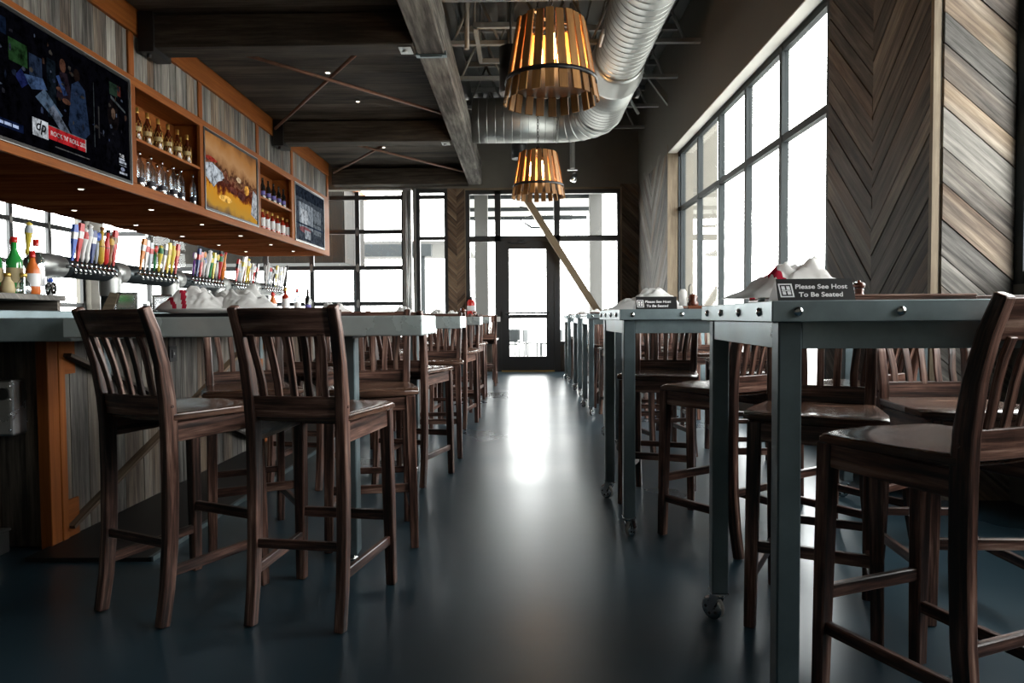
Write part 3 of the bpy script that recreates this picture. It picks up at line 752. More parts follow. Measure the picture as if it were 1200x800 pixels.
# outlet
o = thing('wall_outlet', 'black electrical outlet on the plank front of the bar', 'outlet', (XB+.001, 4.34, .865))
m = MB(); m.bb(0, .012, -.045, .045, -.05, .05); m.build('cover_plate', M_black, o, .003)
m = MB(); m.bb(.012, .016, -.02, .02, -.025, .025); m.bb(.014, .018, -.006, .006, -.008, .008, None, 1); m.build('socket', [M_signblack, M_galv], o)
# stainless hand sink / bin at the bar end
o = thing('steel_bin', 'stainless box with a round opening at the near end of the bar', 'box', (-2.525, 3.1, .555))
m = MB(); m.bb(-.3, .215, -.04, .055, 0, .26); m.build('housing', M_stain, o, .012, 2)
m = MB(); m.lathe([(.028, 0), (.028, .006)], 16, Matrix.Translation((.175, -.04, .195)) @ Matrix.Rotation(PI/2, 4, 'X')); m.build('opening', M_signblack, o)
m = MB()
for z in (.03, .1, .17, .23): m.lathe([(.008, 0), (.006, .006)], 8, Matrix.Translation((.204, -.04, z)) @ Matrix.Rotation(PI/2, 4, 'X'))
m.build('screw_heads', M_chrome, o)
m = MB(); m.bb(-.3, .2, .055, .075, .05, .2); m.build('wall_bracket', M_stain, o)
o = thing('floor_box', 'grey metal box on the floor at the bar end', 'box', (-2.63, 3.05, 0))
m = MB(); m.bb(-.3, .23, -.06, .09, 0, .1); m.build('box_body', M_galv, o, .006); m = MB(); m.bb(-.3, .235, -.065, .095, .1, .112); m.build('box_lid', M_galv, o, .003)

# island behind the bar
isl = thing('back_bar_island', 'stainless island counter behind the bar under the tap pipe', 'counter', (-4.5, 5.6, 0))
m = MB(); m.bb(-.45, .4, 0, 6.9, .1, .93); m.build('cabinet_body', M_steelD, isl); m = MB(); m.bb(-.5, .45, -.05, 6.95, .93, .98); m.build('worktop', M_stain, isl, .004); m = MB(); m.bb(-.4, .35, .05, 6.85, 0, .1); m.build('plinth', M_black, isl)

# ------------------------------------------------------------------ beer tap pipe
XT = -4.42; ZP = 1.6
tap = thing('beer_tower', 'long steel pipe beer tower carrying rows of colourful tap handles', 'beer tower', (XT, 9, .98))
def L(x, y, z): return (x-XT, y-9, z-.98)
m = MB(); m.tube([L(XT, 6.25, ZP), L(XT, 12.45, ZP)], .105, 24); m.build('pipe', M_pipe, tap)
m = MB(); m.lathe([(.112, .25), (.112, 0), (.105, -.06), (.08, -.1), (.0, -.115)], 24, basis(L(XT, 6.25, ZP), (1, 0, 0), (0, 0, 1)) @ Matrix.Rotation(PI, 4, 'Y')); m.build('end_cap', M_galv, tap)
posts = (7.32, 8.58, 9.92, 11.12)
for y in posts:
    m = MB(); m.tube([L(XT, y, .98), L(XT, y, ZP-.1)], .095, 20); m.build('support_post', M_pipe, tap)
    m = MB(); m.tube([L(XT, y-.02, ZP), L(XT, y+.2, ZP)], .118, 22); m.lathe([(.1, -.26), (.103, -.25), (.108, -.2), (.11, -.1), (.12, 0)], 18, Matrix.Translation(L(XT, y, ZP))); m.build('pipe_collar', M_galv, tap)
M_taps = {}
def hm(c):
    if c not in M_taps: M_taps[c] = plain('tap_colour_%d' % len(M_taps), c, .3)
    return M_taps[c]
WH, RD, BL, NV, GO, OR, BK, GN, BR, YE, SI, PU = (.75, .75, .75), (.55, .03, .03), (.05, .12, .5), (.02, .04, .18), (.6, .38, .05), (.7, .22, .03), (.015, .015, .015), (.03, .22, .07), (.22, .09, .03), (.75, .6, .08), (.5, .55, .6), (.16, .06, .3)
groups = [(6.46, 7.12, [(BL, WH), (RD, WH), (WH, RD), (WH, SI), (NV, WH), (SI, BL), (GO, BR), (RD, BK), (BR, GO), (RD, BR)]),
          (7.62, 8.4, [(OR, WH), (WH, RD), (SI, RD), (GN, RD), (YE, GN), (WH, BK), (YE, GO), (YE, YE), (RD, OR)]),
          (8.86, 9.72, [(PU, WH), (NV, RD), (RD, BR), (WH, OR), (WH, WH), (GN, YE), (YE, WH), (WH, YE), (RD, GN), (OR, RD)]),
          (10.2, 10.95, [(RD, BK), (SI, GO), (WH, YE), (BR, GO), (YE, WH), (GO, YE), (WH, SI), (RD, WH), (BK, RD)]),
          (11.4, 12.3, [(WH, WH), (SI, RD), (WH, BK), (BK, WH), (YE, WH), (WH, SI), (SI, YE), (WH, WH), (BK, BK)])]
def tap_handle(kind, parent, c1, c2, x, y, z, lean, hh):
    m = MB(); mats = [hm(c1), hm(c2)]
    T = Matrix.Translation((x, y, z)) @ Matrix.Rotation(lean, 4, 'X') @ Matrix.Rotation(.12, 4, 'Y')
    if kind == 0:   # tapered paddle
        for a, b, w0, w1, mt in ((.02, hh*.62, .012, .03, 0), (hh*.62, hh*.8, .03, .033, 1), (hh*.8, hh, .033, .026, 0)):
            P = []
            for i in range(8):
                w = w1 if i >> 2 & 1 else w0
                P.append(T @ Vector(((.5-(i & 1))*-w*1.0, ((i >> 1 & 1)-.5)*w*2, b if i >> 2 & 1 else a)))
            m.hexa(P, 2, mt)
    elif kind == 1: # turned
        m.lathe([(.010, .02), (.02, .06), (.016, .1), (.025, hh*.55), (.033, hh*.7), (.033, hh*.82), (.02, hh*.9), (.028, hh*.95), (.0, hh)], 10, T, [0, 0, 0, 0, 1, 1, 0, 0])
    elif kind == 2: # disc badge on stem
        m.lathe([(.009, .02), (.017, hh*.3), (.014, hh*.62)], 10, T, 0)
        m.lathe([(.0, -.012), (.042, -.01), (.045, 0), (.042, .01), (0, .012)], 14, T @ Matrix.Translation((0, 0, hh*.78)) @ Matrix.Rotation(PI/2, 4, 'Y'), [1, 0, 0, 1])
    else:           # bottle-shaped
        m.lathe([(.012, .02), (.03, .05), (.032, hh*.5), (.032, hh*.52), (.018, hh*.7), (.016, hh*.92), (.021, hh*.94), (.019, hh)], 10, T, [0, 0, 1, 0, 0, 1, 1])
    h = m.build('tap_handle', mats, parent)
    return h
for gi, (a, b, cols) in enumerate(groups):
    for i, (c1, c2) in enumerate(cols):
        y = a+(b-a)*i/(len(cols)-1)
        m = MB(); X0, Y_, Z0 = L(XT+.1, y, ZP-.005)
        m.tube([(X0, Y_, Z0), (X0+.06, Y_, Z0+.005), (X0+.085, Y_, Z0-.01), (X0+.1, Y_, Z0-.06)], [.016, .016, .014, .009], 8)
        m.lathe([(.014, 0), (.01, .02), (.012, .05)], 8, Matrix.Translation((X0+.06, Y_, Z0+.005)), 1)
        tp = m.build('beer_tap', [M_chrome, M_chrome], tap)
        k = [0, 0, 1, 1, 0, 2, 3, 3, 1, 0][i] if gi == 0 else random.choice((0, 0, 1, 2, 3))
        tap_handle(k, tp, c1, c2, X0+.06, Y_, Z0+.035, random.uniform(-.12, .06), random.uniform(.33, .43))
for i, (y, c1, c2, k) in enumerate(((6.3, YE, SI, 1), (7.42, BR, WH, 2), (7.6, GO, BR, 0), (8.5, SI, BR, 0), (8.75, OR, WH, 2), (9.8, SI, BL, 1), (11.2, GN, RD, 0))):
    m = MB(); X0, Y_, Z0 = L(XT-.1, y, ZP+.06); m.tube([(X0, Y_, Z0), (X0-.07, Y_, Z0), (X0-.1, Y_, Z0-.06)], .013, 8); tp = m.build('beer_tap', M_chrome, tap)
    tap_handle(k, tp, c1, c2, X0-.05, Y_, Z0, .05, .34)

# things standing on the bar ledge
ZL = 1.1352
o = thing('bottle_riser', 'weathered plank riser on the bar carrying green bottles', 'riser', (-2.75, 3.5, ZL))
m = MB(); m.bb(-.24, .22, -.26, .28, .055, .085, 0); m.build('top_board', M_barn, o, .003); m = MB(); m.bb(-.22, .2, -.24, -.215, 0, .055, 0); m.build('side_board', M_barn, o); m = MB(); m.bb(-.22, .2, .235, .26, 0, .055, 0); m.build('side_board', M_barn, o)
zr = ZL+.0855
for P, x, y, lab in ((P_green, -2.76, 3.56, 'green bottle at the near edge of the plank riser'), (P_green, -2.68, 3.6, 'green bottle standing second on the plank riser'), (P_gin, -2.62, 3.68, 'clear white-labelled bottle beside the green ones on the riser'),
                     (P_green, -2.76, 3.7, 'green bottle half hidden at the back of the riser'), (P_gin, -2.83, 3.66, 'clear white-labelled bottle at the inner edge of the riser'), (P_sauce, -2.585, 3.6, 'orange-brown bottle at the right edge of the riser')):
    bottle(P, x, y, zr, lab, 'bottles on the plank riser')
for i, (x, y) in enumerate(((-2.65, 3.4), (-2.6, 3.44), (-2.555, 3.49))):
    m = MB(); m.lathe([(.03, 0), (.034, .02), (.028, .055), (.016, .07), (.014, .085)], 12); o = m.build('spirit_miniature', [M_bourbon, M_cream, M_clear][i]); o.location = (x, y, zr)
    tag(o, '%s squat miniature bottle at the front of the riser' % ORD[i], 'bottle', 'miniature bottles'); m = MB(); m.lathe([(.016, .085), (.016, .105)], 10); m.build('cap', M_gold, o)
o = thing('toy_motorcycle', 'small chrome toy motorcycle on the plank riser', 'toy', (-2.553, 3.69, zr+.034), .9)
for yy in (-.045, .045):
    m = MB(); R = Matrix.Translation((0, yy, 0)) @ Matrix.Rotation(PI/2, 4, 'Y')
    m.tube([(0, yy+.028*math.cos(2*PI*k/18), .028*math.sin(2*PI*k/18)) for k in range(19)], .006, 6); m.lathe([(.008, -.006), (.008, .006)], 8, R, 1)
    for k in range(4): m.tube([(0, yy, 0), (0, yy+.026*math.cos(k*PI/2), .026*math.sin(k*PI/2))], .0015, 4, 1)
    m.build('wheel', [M_rubber, M_chrome], o)
m = MB(); m.tube([(0, -.045, 0), (0, -.02, .03), (0, .02, .035), (0, .045, 0)], .005, 6); m.box((0, 0, .008), (.02, .035, .03)); m.tube([(-.03, .03, .06), (0, .025, .05), (.03, .03, .06)], .003, 6); m.tube([(0, .045, 0), (0, .025, .055)], .004, 6); m.build('motor_frame', M_chrome, o)
m = MB(); m.lathe([(.0, -.025), (.012, -.015), (.012, .012), (0, .02)], 10, Matrix.Translation((0, .005, .045)) @ Matrix.Rotation(PI/2, 4, 'X')); m.build('fuel_tank', hm(BL), o)
# napkin dispensers / caddies
for i, (y, lab) in enumerate(((4.55, 'steel napkin dispenser with a leaning card on the bar ledge'), (5.0, 'second steel napkin dispenser farther along the bar ledge'))):
    o = thing('napkin_dispenser', lab, 'dispenser', (-2.62, y, ZL), .2)
    m = MB(); m.bb(-.07, .07, -.05, .05, 0, .13); m.build('dispenser_case', M_stain, o, .01, 2); m = MB(); m.bb(-.05, .05, -.054, -.05, .03, .11); m.build('face_plate', M_chrome, o)
    if i == 0: m = MB(); m.prism([(-.15, 0), (-.08, 0), (-.04, .12), (-.09, .13)], .015, (0, -.06, 0), (1, 0, 0), (0, 0, 1)); m.build('leaning_card', M_edgewood, o)
o = thing('mustard_pot', 'small yellow squeeze pot on the bar ledge', 'pot', (-2.6, 6.25, ZL)); m = MB(); m.lathe([(.045, 0), (.05, .01), (.05, .09), (.03, .11)], 14); m.build('pot_body', M_yellow, o); m = MB(); m.lathe([(.032, .11), (.012, .13), (.006, .17)], 12); m.build('nozzle', M_yellow, o)
for i in range(8):
    P = (P_sauce, P_sauce, P_red, P_sauce, P_gin, P_gin, P_wine, P_gin)[i]
    bottle(P, -2.62-.06*(i % 2), 7.2+.2*i, ZL, '%s sauce or spirit bottle of the far group on the bar ledge' % ORD[i], 'bottles at the far end of the bar ledge')

# ------------------------------------------------------------------ bar stools
def make_stool():
    r = thing('bar_stool', '', 'bar stool')
    prof = [(-.235, 0), (-.212, .13), (-.196, .3), (-.19, .5), (-.19, .7), (-.197, .8), (-.218, .93), (-.25, 1.04), (-.285, 1.125)]
    sec = [(.036, .042), (.036, .045), (.037, .048), (.038, .05), (.038, .052), (.038, .05), (.037, .044), (.036, .04), (.034, .034)]
    for s in (-1, 1):
        m = MB(); m.sweep([(s*(.168+.012*max(0, (z-.7)/.42)), y, z) for y, z in prof], sec); m.build('rear_leg', M_chair, r, .006, 2)
    for s in (-1, 1):
        m = MB(); m.sweep([(s*.196, .205, 0), (s*.19, .2, .4), (s*.185, .195, .72)], [(.038, .038), (.043, .043), (.045, .045)]); m.build('front_leg', M_chair, r, .004)
    # seat
    m = MB(); nx, ny = 14, 12; t = random.random(); o = t*37
    def sp(i, j, top):
        v = j/ny; w = .375+.075*min(1, v*1.5); u = i/nx-.5
        y = -.19+.41*v + (-.03*(2*u)**4 if v > .7 else 0)*((v-.7)/.3 if v > .7 else 0) + .012*(1-(2*u)**2)*(1 if j == ny else 0)
        z = .752
        if top:
            z -= .014*(1-(2*u)**2)*math.sin(PI*min(1, max(0, v*1.15)))-.004*math.exp(-((u)/.08)**2)*max(0, v-.5)*2
            if j == ny: z -= .008
            if i in (0, nx): z -= .004
        else: z = .716 + .006*abs(2*u)
        return (u*w, y, z)
    b = len(m.v)
    for top in (1, 0):
        for j in range(ny+1):
            for i in range(nx+1): m.v.append(sp(i, j, top))
    n = (nx+1)*(ny+1)
    for j in range(ny):
        for i in range(nx):
            a = j*(nx+1)+i
            q = [a, a+1, a+nx+2, a+nx+1]
            m.face(q, [(m.v[k][0]+o, m.v[k][1]) for k in q], t, 0, True)
            m.face([n+k for k in reversed(q)], [(m.v[k][0]+o, m.v[k][1]) for k in reversed(q)], t, 0, True)
    ring = [i for i in range(nx+1)] + [j*(nx+1)+nx for j in range(1, ny+1)] + [ny*(nx+1)+i for i in reversed(range(nx))] + [j*(nx+1) for j in reversed(range(1, ny))]
    for k in range(len(ring)):
        a, c = ring[k], ring[(k+1) % len(ring)]
        m.face([c, a, a+n, c+n], [(k*.03+.03+o, 0), (k*.03+o, 0), (k*.03+o, .03), (k*.03+.03+o, .03)], t)
    m.build('seat', M_seat, r, .005, 2)
    # aprons
    m = MB(); m.bar((-.165, .2, .683), (.165, .2, .683), .02, .066); m.build('front_apron', M_chair, r, .003)
    for s in (-1, 1):
        m = MB(); m.bar((s*.17, -.17, .68), (s*.187, .18, .685), .022, .07); m.build('side_apron', M_chair, r, .003)
    # back : top rail, lower rail, slats
    def curved(z0, z1, y0, y1, x, bow, th, seg=8):
        mm = MB(); tt = random.random(); oo = tt*37; nn = seg+1
        for k in range(nn):
            u = k/seg*2-1; yb = -bow*(1-u*u)
            for yy, zz in ((y0+yb-th/2, z0), (y0+yb+th/2, z0), (y1+yb+th/2, z1), (y1+yb-th/2, z1)):
                mm.v.append((u*x, yy, zz))
        for k in range(seg):
            for e in range(4):
                a = k*4+e; c = k*4+(e+1) % 4
                vv = (0, .03, .12, .15, .25)
                mm.face([a, a+4, c+4, c], [(k*.04+oo, vv[e]), (k*.04+.04+oo, vv[e]), (k*.04+.04+oo, vv[e+1]), (k*.04+oo, vv[e+1])], tt, 0, False)
        mm.face([3, 2, 1, 0][::-1], [(0, 0)]*4, tt); mm.face([seg*4+q for q in (3, 2, 1, 0)], [(0, 0)]*4, tt)
        return mm
    curved(1.02, 1.118, -.243, -.28, .165, .022, .022).build('top_rail', M_chair, r, .004)
    curved(.735, .812, -.192, -.2, .155, .012, .022).build('lower_rail', M_chair, r, .003)
    for k in range(5):
        u = (k-2)/2
        x0, x1 = u*.115, u*.128
        m = MB(); m.sweep([(x0, -.205, .8), (x0, -.218, .86), (x0+(x1-x0)*.5, -.232, .92), (x1, -.25, .98), (x1, -.268+.0, 1.03)], [(.026, .012)]*5); m.build('back_slat', M_chair, r, .002)
    # stretchers
    m = MB(); m.bar((-.18, .2, .285), (.18, .2, .285), .022, .04); m.build('stretcher', M_chair, r, .003)
    m = MB(); m.bar((-.16, -.2, .285), (.16, -.2, .285), .02, .032); m.build('stretcher', M_chair, r, .003)
    for s in (-1, 1):
        m = MB(); m.bar((s*.168, -.2, .185), (s*.19, .195, .185), .022, .036); m.build('stretcher', M_chair, r, .003)
    m = MB()
    for s in (-1, 1):
        m.lathe([(.007, 0), (.005, .004)], 8, Matrix.Translation((s*.188, -.19, .775)) @ Matrix.Rotation(s*PI/2, 4, 'Y'))
    m.build('bolt_heads', M_chair, r)
    return r
stool = make_stool(); _su = [0]
def put_stool(x, y, deg, label, group='bar stools'):
    o = place(stool, _su[0], (x, y, 0), math.radians(deg), label, group); _su[0] = 1
    return o
LT = [2.8, 4.62, 6.85, 8.95, 11.0]
GL = 'stools at the bar-side tables'; GR = 'stools at the window-side tables'
def ll(i, side, end): return 'dark slat-back wooden stool, %s side of the %s bar-side table, %s end' % (side, ORD[i], end)
put_stool(-.757, 2.57, -9, ll(0, 'near', 'aisle'), GL)
put_stool(-1.32, 2.635, -25, ll(0, 'near', 'bar'), GL)
put_stool(-.735, 3.35, 190, ll(0, 'far', 'aisle'), GL)
put_stool(-1.34, 3.35, 208, ll(0, 'far', 'bar'), GL)
put_stool(-.73, 4.577, -15, ll(1, 'near', 'aisle'), GL)
put_stool(-1.4, 4.5, -10, ll(1, 'near', 'bar'), GL)
put_stool(-.675, 5.42, 182, ll(1, 'far', 'aisle'), GL)
put_stool(-1.35, 5.35, 192, ll(1, 'far', 'bar'), GL)
for i, (dx, dy, d) in ((2, (.02, .02, -8)), (3, (0, -.1, -4)), (4, (.12, .02, 3))):
    y = LT[i]
    put_stool(-.7+dx, y-.03+dy, d, ll(i, 'near', 'aisle'), GL)
    put_stool(-1.35+dx, y-.1, d-4, ll(i, 'near', 'bar'), GL)
    put_stool(-.7+dx*.5, y+.62+dy, 184-d, ll(i, 'far', 'aisle'), GL)
    put_stool(-1.38, y+.6, 190, ll(i, 'far', 'bar'), GL)
def lr(i, side, end): return 'dark slat-back wooden stool, %s side of the %s window-side table, %s end' % (side, ORD[i], end)
def from_front(fl, fr, facing_cam):  # place by the two front leg feet (image left, image right)
    a = Vector((fl[0], fl[1], 0)); b = Vector((fr[0], fr[1], 0)); c = (a+b)/2; w = (b-a).normalized()
    f = Vector((-w.y, w.x, 0)) if not facing_cam else Vector((w.y, -w.x, 0))
    o = c-f*.2
    return o.x, o.y, math.degrees(math.atan2(-f.x, f.y))
x, y, d = from_front((.86, 1.95), (1.235, 2.10), False); put_stool(x, y, d, 'large foreground slat-back stool turned sideways under the first window-side table', GR)
x, y, d = from_front((.79, 2.36), (1.15, 2.18), True); put_stool(x, y, d, lr(0, 'far', 'aisle'), GR)
put_stool(1.62, 2.56, 178, lr(0, 'far', 'wall'), GR)
x, y, d = from_front((.70, 3.36), (1.03, 3.58), False); put_stool(x, y, d, lr(1, 'near', 'aisle'), GR)
put_stool(1.58, 3.3, 32, lr(1, 'near', 'wall'), GR)
x, y, d = from_front((.58, 3.93), (.95, 3.8), True); put_stool(x, y, d, lr(1, 'far', 'aisle'), GR)
put_stool(1.45, 4.2, 175, lr(1, 'far', 'wall'), GR)
RT = [1.65, 3.28, 5.4, 7.4, 9.3, 11.15]
for i in (2, 3, 4, 5):
    y = RT[i]
    put_stool(1.12, y+.02, 12, lr(i, 'near', 'aisle'), GR); put_stool(1.7, y-.05, -4, lr(i, 'near', 'wall'), GR)
    put_stool(1.1, y+.86, 172, lr(i, 'far', 'aisle'), GR); put_stool(1.72, y+.9, 183, lr(i, 'far', 'wall'), GR)

# ------------------------------------------------------------------ bar-side tables
def make_ltable():
    r = thing('peninsula_table', '', 'table')
    m = MB(); m.bb(-1.49, 0, 0, .46, 1.008, ZT); m.build('steel_top', M_steelL, r, .006, 2)
    m = MB(); m.bb(-.4, -.325, .19, .27, .03, 1.008); m.bb(-.41, -.315, .12, .34, .995, 1.008); m.build('leg', M_steelD, r, .004)
    m = MB(); m.lathe([(.03, 0), (.03, .012), (.012, .014), (.012, .032)], 12, Matrix.Translation((-.3625, .23, 0))); m.build('levelling_foot', M_chrome, r)
    m = MB(); m.bar((-1.47, .23, 1.0), (-1.47, .23, .8), .05, .05, (0, 1, 0)); m.build('bar_bracket', M_steelD, r)
    return r
lt = make_ltable()
for i, y in enumerate(LT): place(lt, i, (-.405, y, 0), 0, 'steel-topped high table reaching from the bar, %s from the front' % ORD[i], 'bar-side tables')

# ------------------------------------------------------------------ window-side tables
def make_rtable(Dp=.82, W=1.5):
    r = thing('high_table', '', 'table'); zt = 1.116
    m = MB(); m.bb(0, W, 0, Dp, zt-.012, zt-.001)
    for a in ((0, W, -.001, .006), (0, W, Dp-.006, Dp+.001)): m.bb(a[0], a[1], a[2], a[3], zt-.051, zt)
    for a in ((-.001, .006), (W-.006, W+.001)): m.bb(a[0], a[1], 0, Dp, zt-.051, zt)
    nb = 0
    k = .06
    while k < W:
        for yy, rot in ((-.001, PI/2), (Dp+.001, -PI/2)):
            m.lathe([(.0125, 0), (.0115, .004), (.007, .0075), (0, .009)], 12, Matrix.Translation((k, yy, zt-.026)) @ Matrix.Rotation(rot, 4, 'X'), 1)
        k += .235
    for yy in (.1, .3, .52, .72):
        for xx, rot in ((-.001, -PI/2), (W+.001, PI/2)):
            m.lathe([(.0125, 0), (.0115, .004), (.007, .0075), (0, .009)], 12, Matrix.Translation((xx, yy, zt-.026)) @ Matrix.Rotation(rot, 4, 'Y'), 1)
    m.build('steel_top', [M_steel, M_chrome], r, .002)
    m = MB(); z0, z1 = zt-.116, zt-.048
    m.bb(.08, W-.08, .03, .036, z0, z1); m.bb(.08, W-.08, Dp-.036, Dp-.03, z0, z1); m.bb(.026, .032, .08, Dp-.08, z0, z1); m.bb(W-.032, W-.026, .08, Dp-.08, z0, z1); m.build('apron', M_steel, r, .001)
    for lx in (.022, W-.078):
        for ly in (.022, Dp-.078):
            m = MB(); m.bb(lx, lx+.056, ly, ly+.056, .105, zt-.05); lg = m.build('leg', M_steelD, r, .004)
            c = MB(); cx, cy = lx+.028, ly+.028
            c.bb(cx-.03, cx+.03, cy-.03, cy+.03, .1, .105); c.lathe([(.022, .085), (.024, .1)], 12, Matrix.Translation((cx, cy, 0)))
            ang = (.9 if ly < .4 else 2.3); T = Matrix.Translation((cx, cy, 0)) @ Matrix.Rotation(ang, 4, 'Z') 
            for s in (-1, 1):
                P = [T @ Vector(p) for p in ((-.02, s*.02, .095), (.02, s*.02, .095), (-.02, s*.023, .095), (.02, s*.023, .095))]
                Q = [T @ Vector(p) for p in ((.012, s*.02, .035), (.034, s*.02, .035), (.012, s*.023, .035), (.034, s*.023, .035))]
                c.hexa(Q+P, 2)
            WM = T @ Matrix.Translation((.022, 0, .042)) @ Matrix.Rotation(PI/2, 4, 'X')
            c.lathe([(.0, -.012), (.018, -.013), (.034, -.012), (.042, -.009), (.042, .009), (.034, .012), (.018, .013), (0, .012)], 20, WM, [0, 0, 0, 2, 0, 0, 0])
            for q in range(5):
                for s in (-1, 1):
                    c.lathe([(.0055, -.001), (.0055, .001)], 8, WM @ Matrix.Rotation(q*2*PI/5, 4, 'Z') @ Matrix.Translation((.023, 0, s*.0135)), 1)
            c.build('caster', [M_chrome, M_rubber, M_joist], lg)
    return r
rt = make_rtable(); ZR = 1.116
RP = [(.60, 1.635, -3.5), (.475, 3.27, 0), (.73, 5.4, 0), (.72, 7.4, 0), (.76, 9.3, 0), (.75, 11.15, 0)]
for i, (x, y, d) in enumerate(RP): place(rt, i, (x, y, 0), math.radians(d), 'riveted steel high table on casters by the windows, %s from the front' % ORD[i], 'window-side tables')

# ------------------------------------------------------------------ table-top things
def heap(name, loc, rz, sx, sy, h, seed, label, skew=.0, stripe=None, cat='napkins'):
    m = MB(); nx, ny = 54, 32
    for j in range(ny+1):
        for i in range(nx+1):
            u, v = i/nx*2-1, j/ny*2-1
            uu = u*math.sqrt(max(0, 1-.5*v*v)); vv = v*math.sqrt(max(0, 1-.5*u*u))
            rr = min(1, math.hypot(uu, vv))
            zz = h*(1-rr**2.2)*(1+skew*uu)/(1+abs(skew)*.6)
            nz = noise.noise(Vector((u*2.6+seed, v*2.6, seed*1.7)))
            nr = abs(noise.noise(Vector((u*3.5+seed*2, v*5, 3.3))))
            zz *= (1+.4*nz+.5*(nr-.25)+.12*noise.noise(Vector((u*9+seed, v*9, 1.1))))
            k = 1+.1*noise.noise(Vector((u*2+seed, v*2, 9)))
            m.v.append((uu*sx/2*k, vv*sy/2*k, max(.0, zz)+.002))
    for j in range(ny):
        for i in range(nx):
            a = j*(nx+1)+i; q = [a, a+1, a+nx+2, a+nx+1]
            mt = 0
            if stripe is not None:
                s = (i+.35*j)*30/54
                for c in stripe:
                    if abs(s-c) < 1.1: mt = 1
            m.face(q, [(0, 0)]*4, .5, mt, True)
    o = m.build(name, [M_napkin, M_napred]); o.location = loc; o.rotation_euler = (0, 0, rz)
    return tag(o, label, cat)
def board(loc, w, d, label, rz=0, mat=None, th=.018, group='serving boards'):
    o = thing('menu_board', label, 'board', loc, rz, group)
    m = MB(); m.bb(-w/2, w/2, -d/2, d/2, 0, th*.6, 0); m.build('board_panel', mat or M_tray, o, .002)
    m = MB(); m.bb(-w/2, w/2, -d/2, -d/2+.015, th*.6, th, 0); m.build('edge_strip', mat or M_tray, o, .002); m = MB(); m.bb(-w/2, w/2, d/2-.015, d/2, th*.6, th, 0); m.build('edge_strip', mat or M_tray, o, .002)
    return o
def sign(loc, rz, label, w=.185, h=.056):
    o = thing('table_sign', label, 'sign', loc, rz, 'please see host signs')
    m = MB(); dp = .04
    # tent: triangular prism, front black, rest white
    A = [(-w/2, -dp, 0), (w/2, -dp, 0), (w/2, dp, 0), (-w/2, dp, 0), (-w/2+.006, 0, h), (w/2+.006, 0, h)]
    m.v = A
    for q, mt in (([0, 1, 5, 4], 0), ([2, 3, 4, 5], 1), ([0, 4, 3], 1), ([1, 2, 5], 1), ([0, 3, 2, 1], 1)): m.face(q, [(0, 0)]*len(q), .5, mt)
    m.build('tent_card', [M_signblack, M_signwhite], o)
    up = Vector((0, dp, h)).normalized()
    def bs(u, v): return basis(Vector((-w/2+u, -dp, 0))+up*v+Vector((0, -.0006, .0004)), (1, 0, 0), up)
    text_mesh('Please See Host', .0195, M_signwhite, 'lettering', o, bs(.047, .037), True, .0003, .18, 1.0)
    text_mesh('To Be Seated', .0195, M_signwhite, 'lettering', o, bs(.052, .0125), True, .0003, .18, 1.0)
    e = MB(); B = bs(.008, .011)
    def er(a, b, c, d):
        e.prism([(a, c), (b, c), (b, d), (a, d)], .0004, B.translation, B.to_3x3() @ Vector((1, 0, 0)), B.to_3x3() @ Vector((0, 1, 0)))
    s_ = .042; t_ = .0035
    er(0, s_*.8, 0, t_); er(0, s_*.8, s_-t_, s_); er(0, t_, 0, s_); er(s_*.8-t_, s_*.8, 0, s_)
    er(.007, .015, .008, .018); er(.007, .015, .023, .034); er(.019, .027, .008, .018); er(.019, .027, .023, .034); er(.006, .028, .0195, .0215)
    e.build('emblem', M_signwhite, o)
    return o
def mill(loc, label, s=1.0):
    o = thing('pepper_mill', label, 'pepper mill', loc)
    m = MB(); m.lathe([(.024*s, 0), (.025*s, .008*s), (.019*s, .022*s), (.022*s, .034*s), (.02*s, .04*s)], 16); m.build('mill_body', M_mill, o)
    m = MB(); m.lathe([(.018*s, .041*s), (.026*s, .047*s), (.027*s, .06*s), (.018*s, .068*s), (.008*s, .07*s), (.007*s, .076*s), (0, .08*s)], 16); m.build('mill_head', M_mill, o)
    m = MB(); m.tube([(0, 0, .066*s), (-.02*s, -.01*s, .068*s), (-.035*s, -.018*s, .066*s)], .003*s, 6); m.build('crank', M_chrome, o)
# first window-side table
board((.93, 1.92, ZR), .5, .28, 'dark wooden board under the napkins on the first window-side table', -.06, M_chair)
heap('napkin_bundle', (.75, 1.95, ZR+.012), -.05, .34, .2, .125, 3.1, 'white napkin bundle with red stripe behind the sign, first window-side table', .75, (13,))
sign((.727, 1.72, ZR), math.radians(-3), 'black Please See Host sign on the first window-side table')
mill((.92, 1.87, ZR+.012), 'dark wooden pepper mill beside the sign on the first window-side table', .6)
board((1.32, 1.95, ZR), .34, .3, 'dark menu board lying at the wall end of the first window-side table', .02, M_chair, .014)
o = thing('condiment_fork', 'small fork standing in the napkins on the first window-side table', 'fork', (.69, 1.93, ZR)); m = MB(); m.lathe([(.022, 0), (.022, .03), (.02, .03)], 12); m.build('holder', M_chrome, o); m = MB(); m.tube([(0, 0, .02), (.012, 0, .055), (.016, .004, .075)], .002, 6); m.bb(.008, .024, -.001, .001, .07, .074); m.build('prong_stem', M_chrome, o)
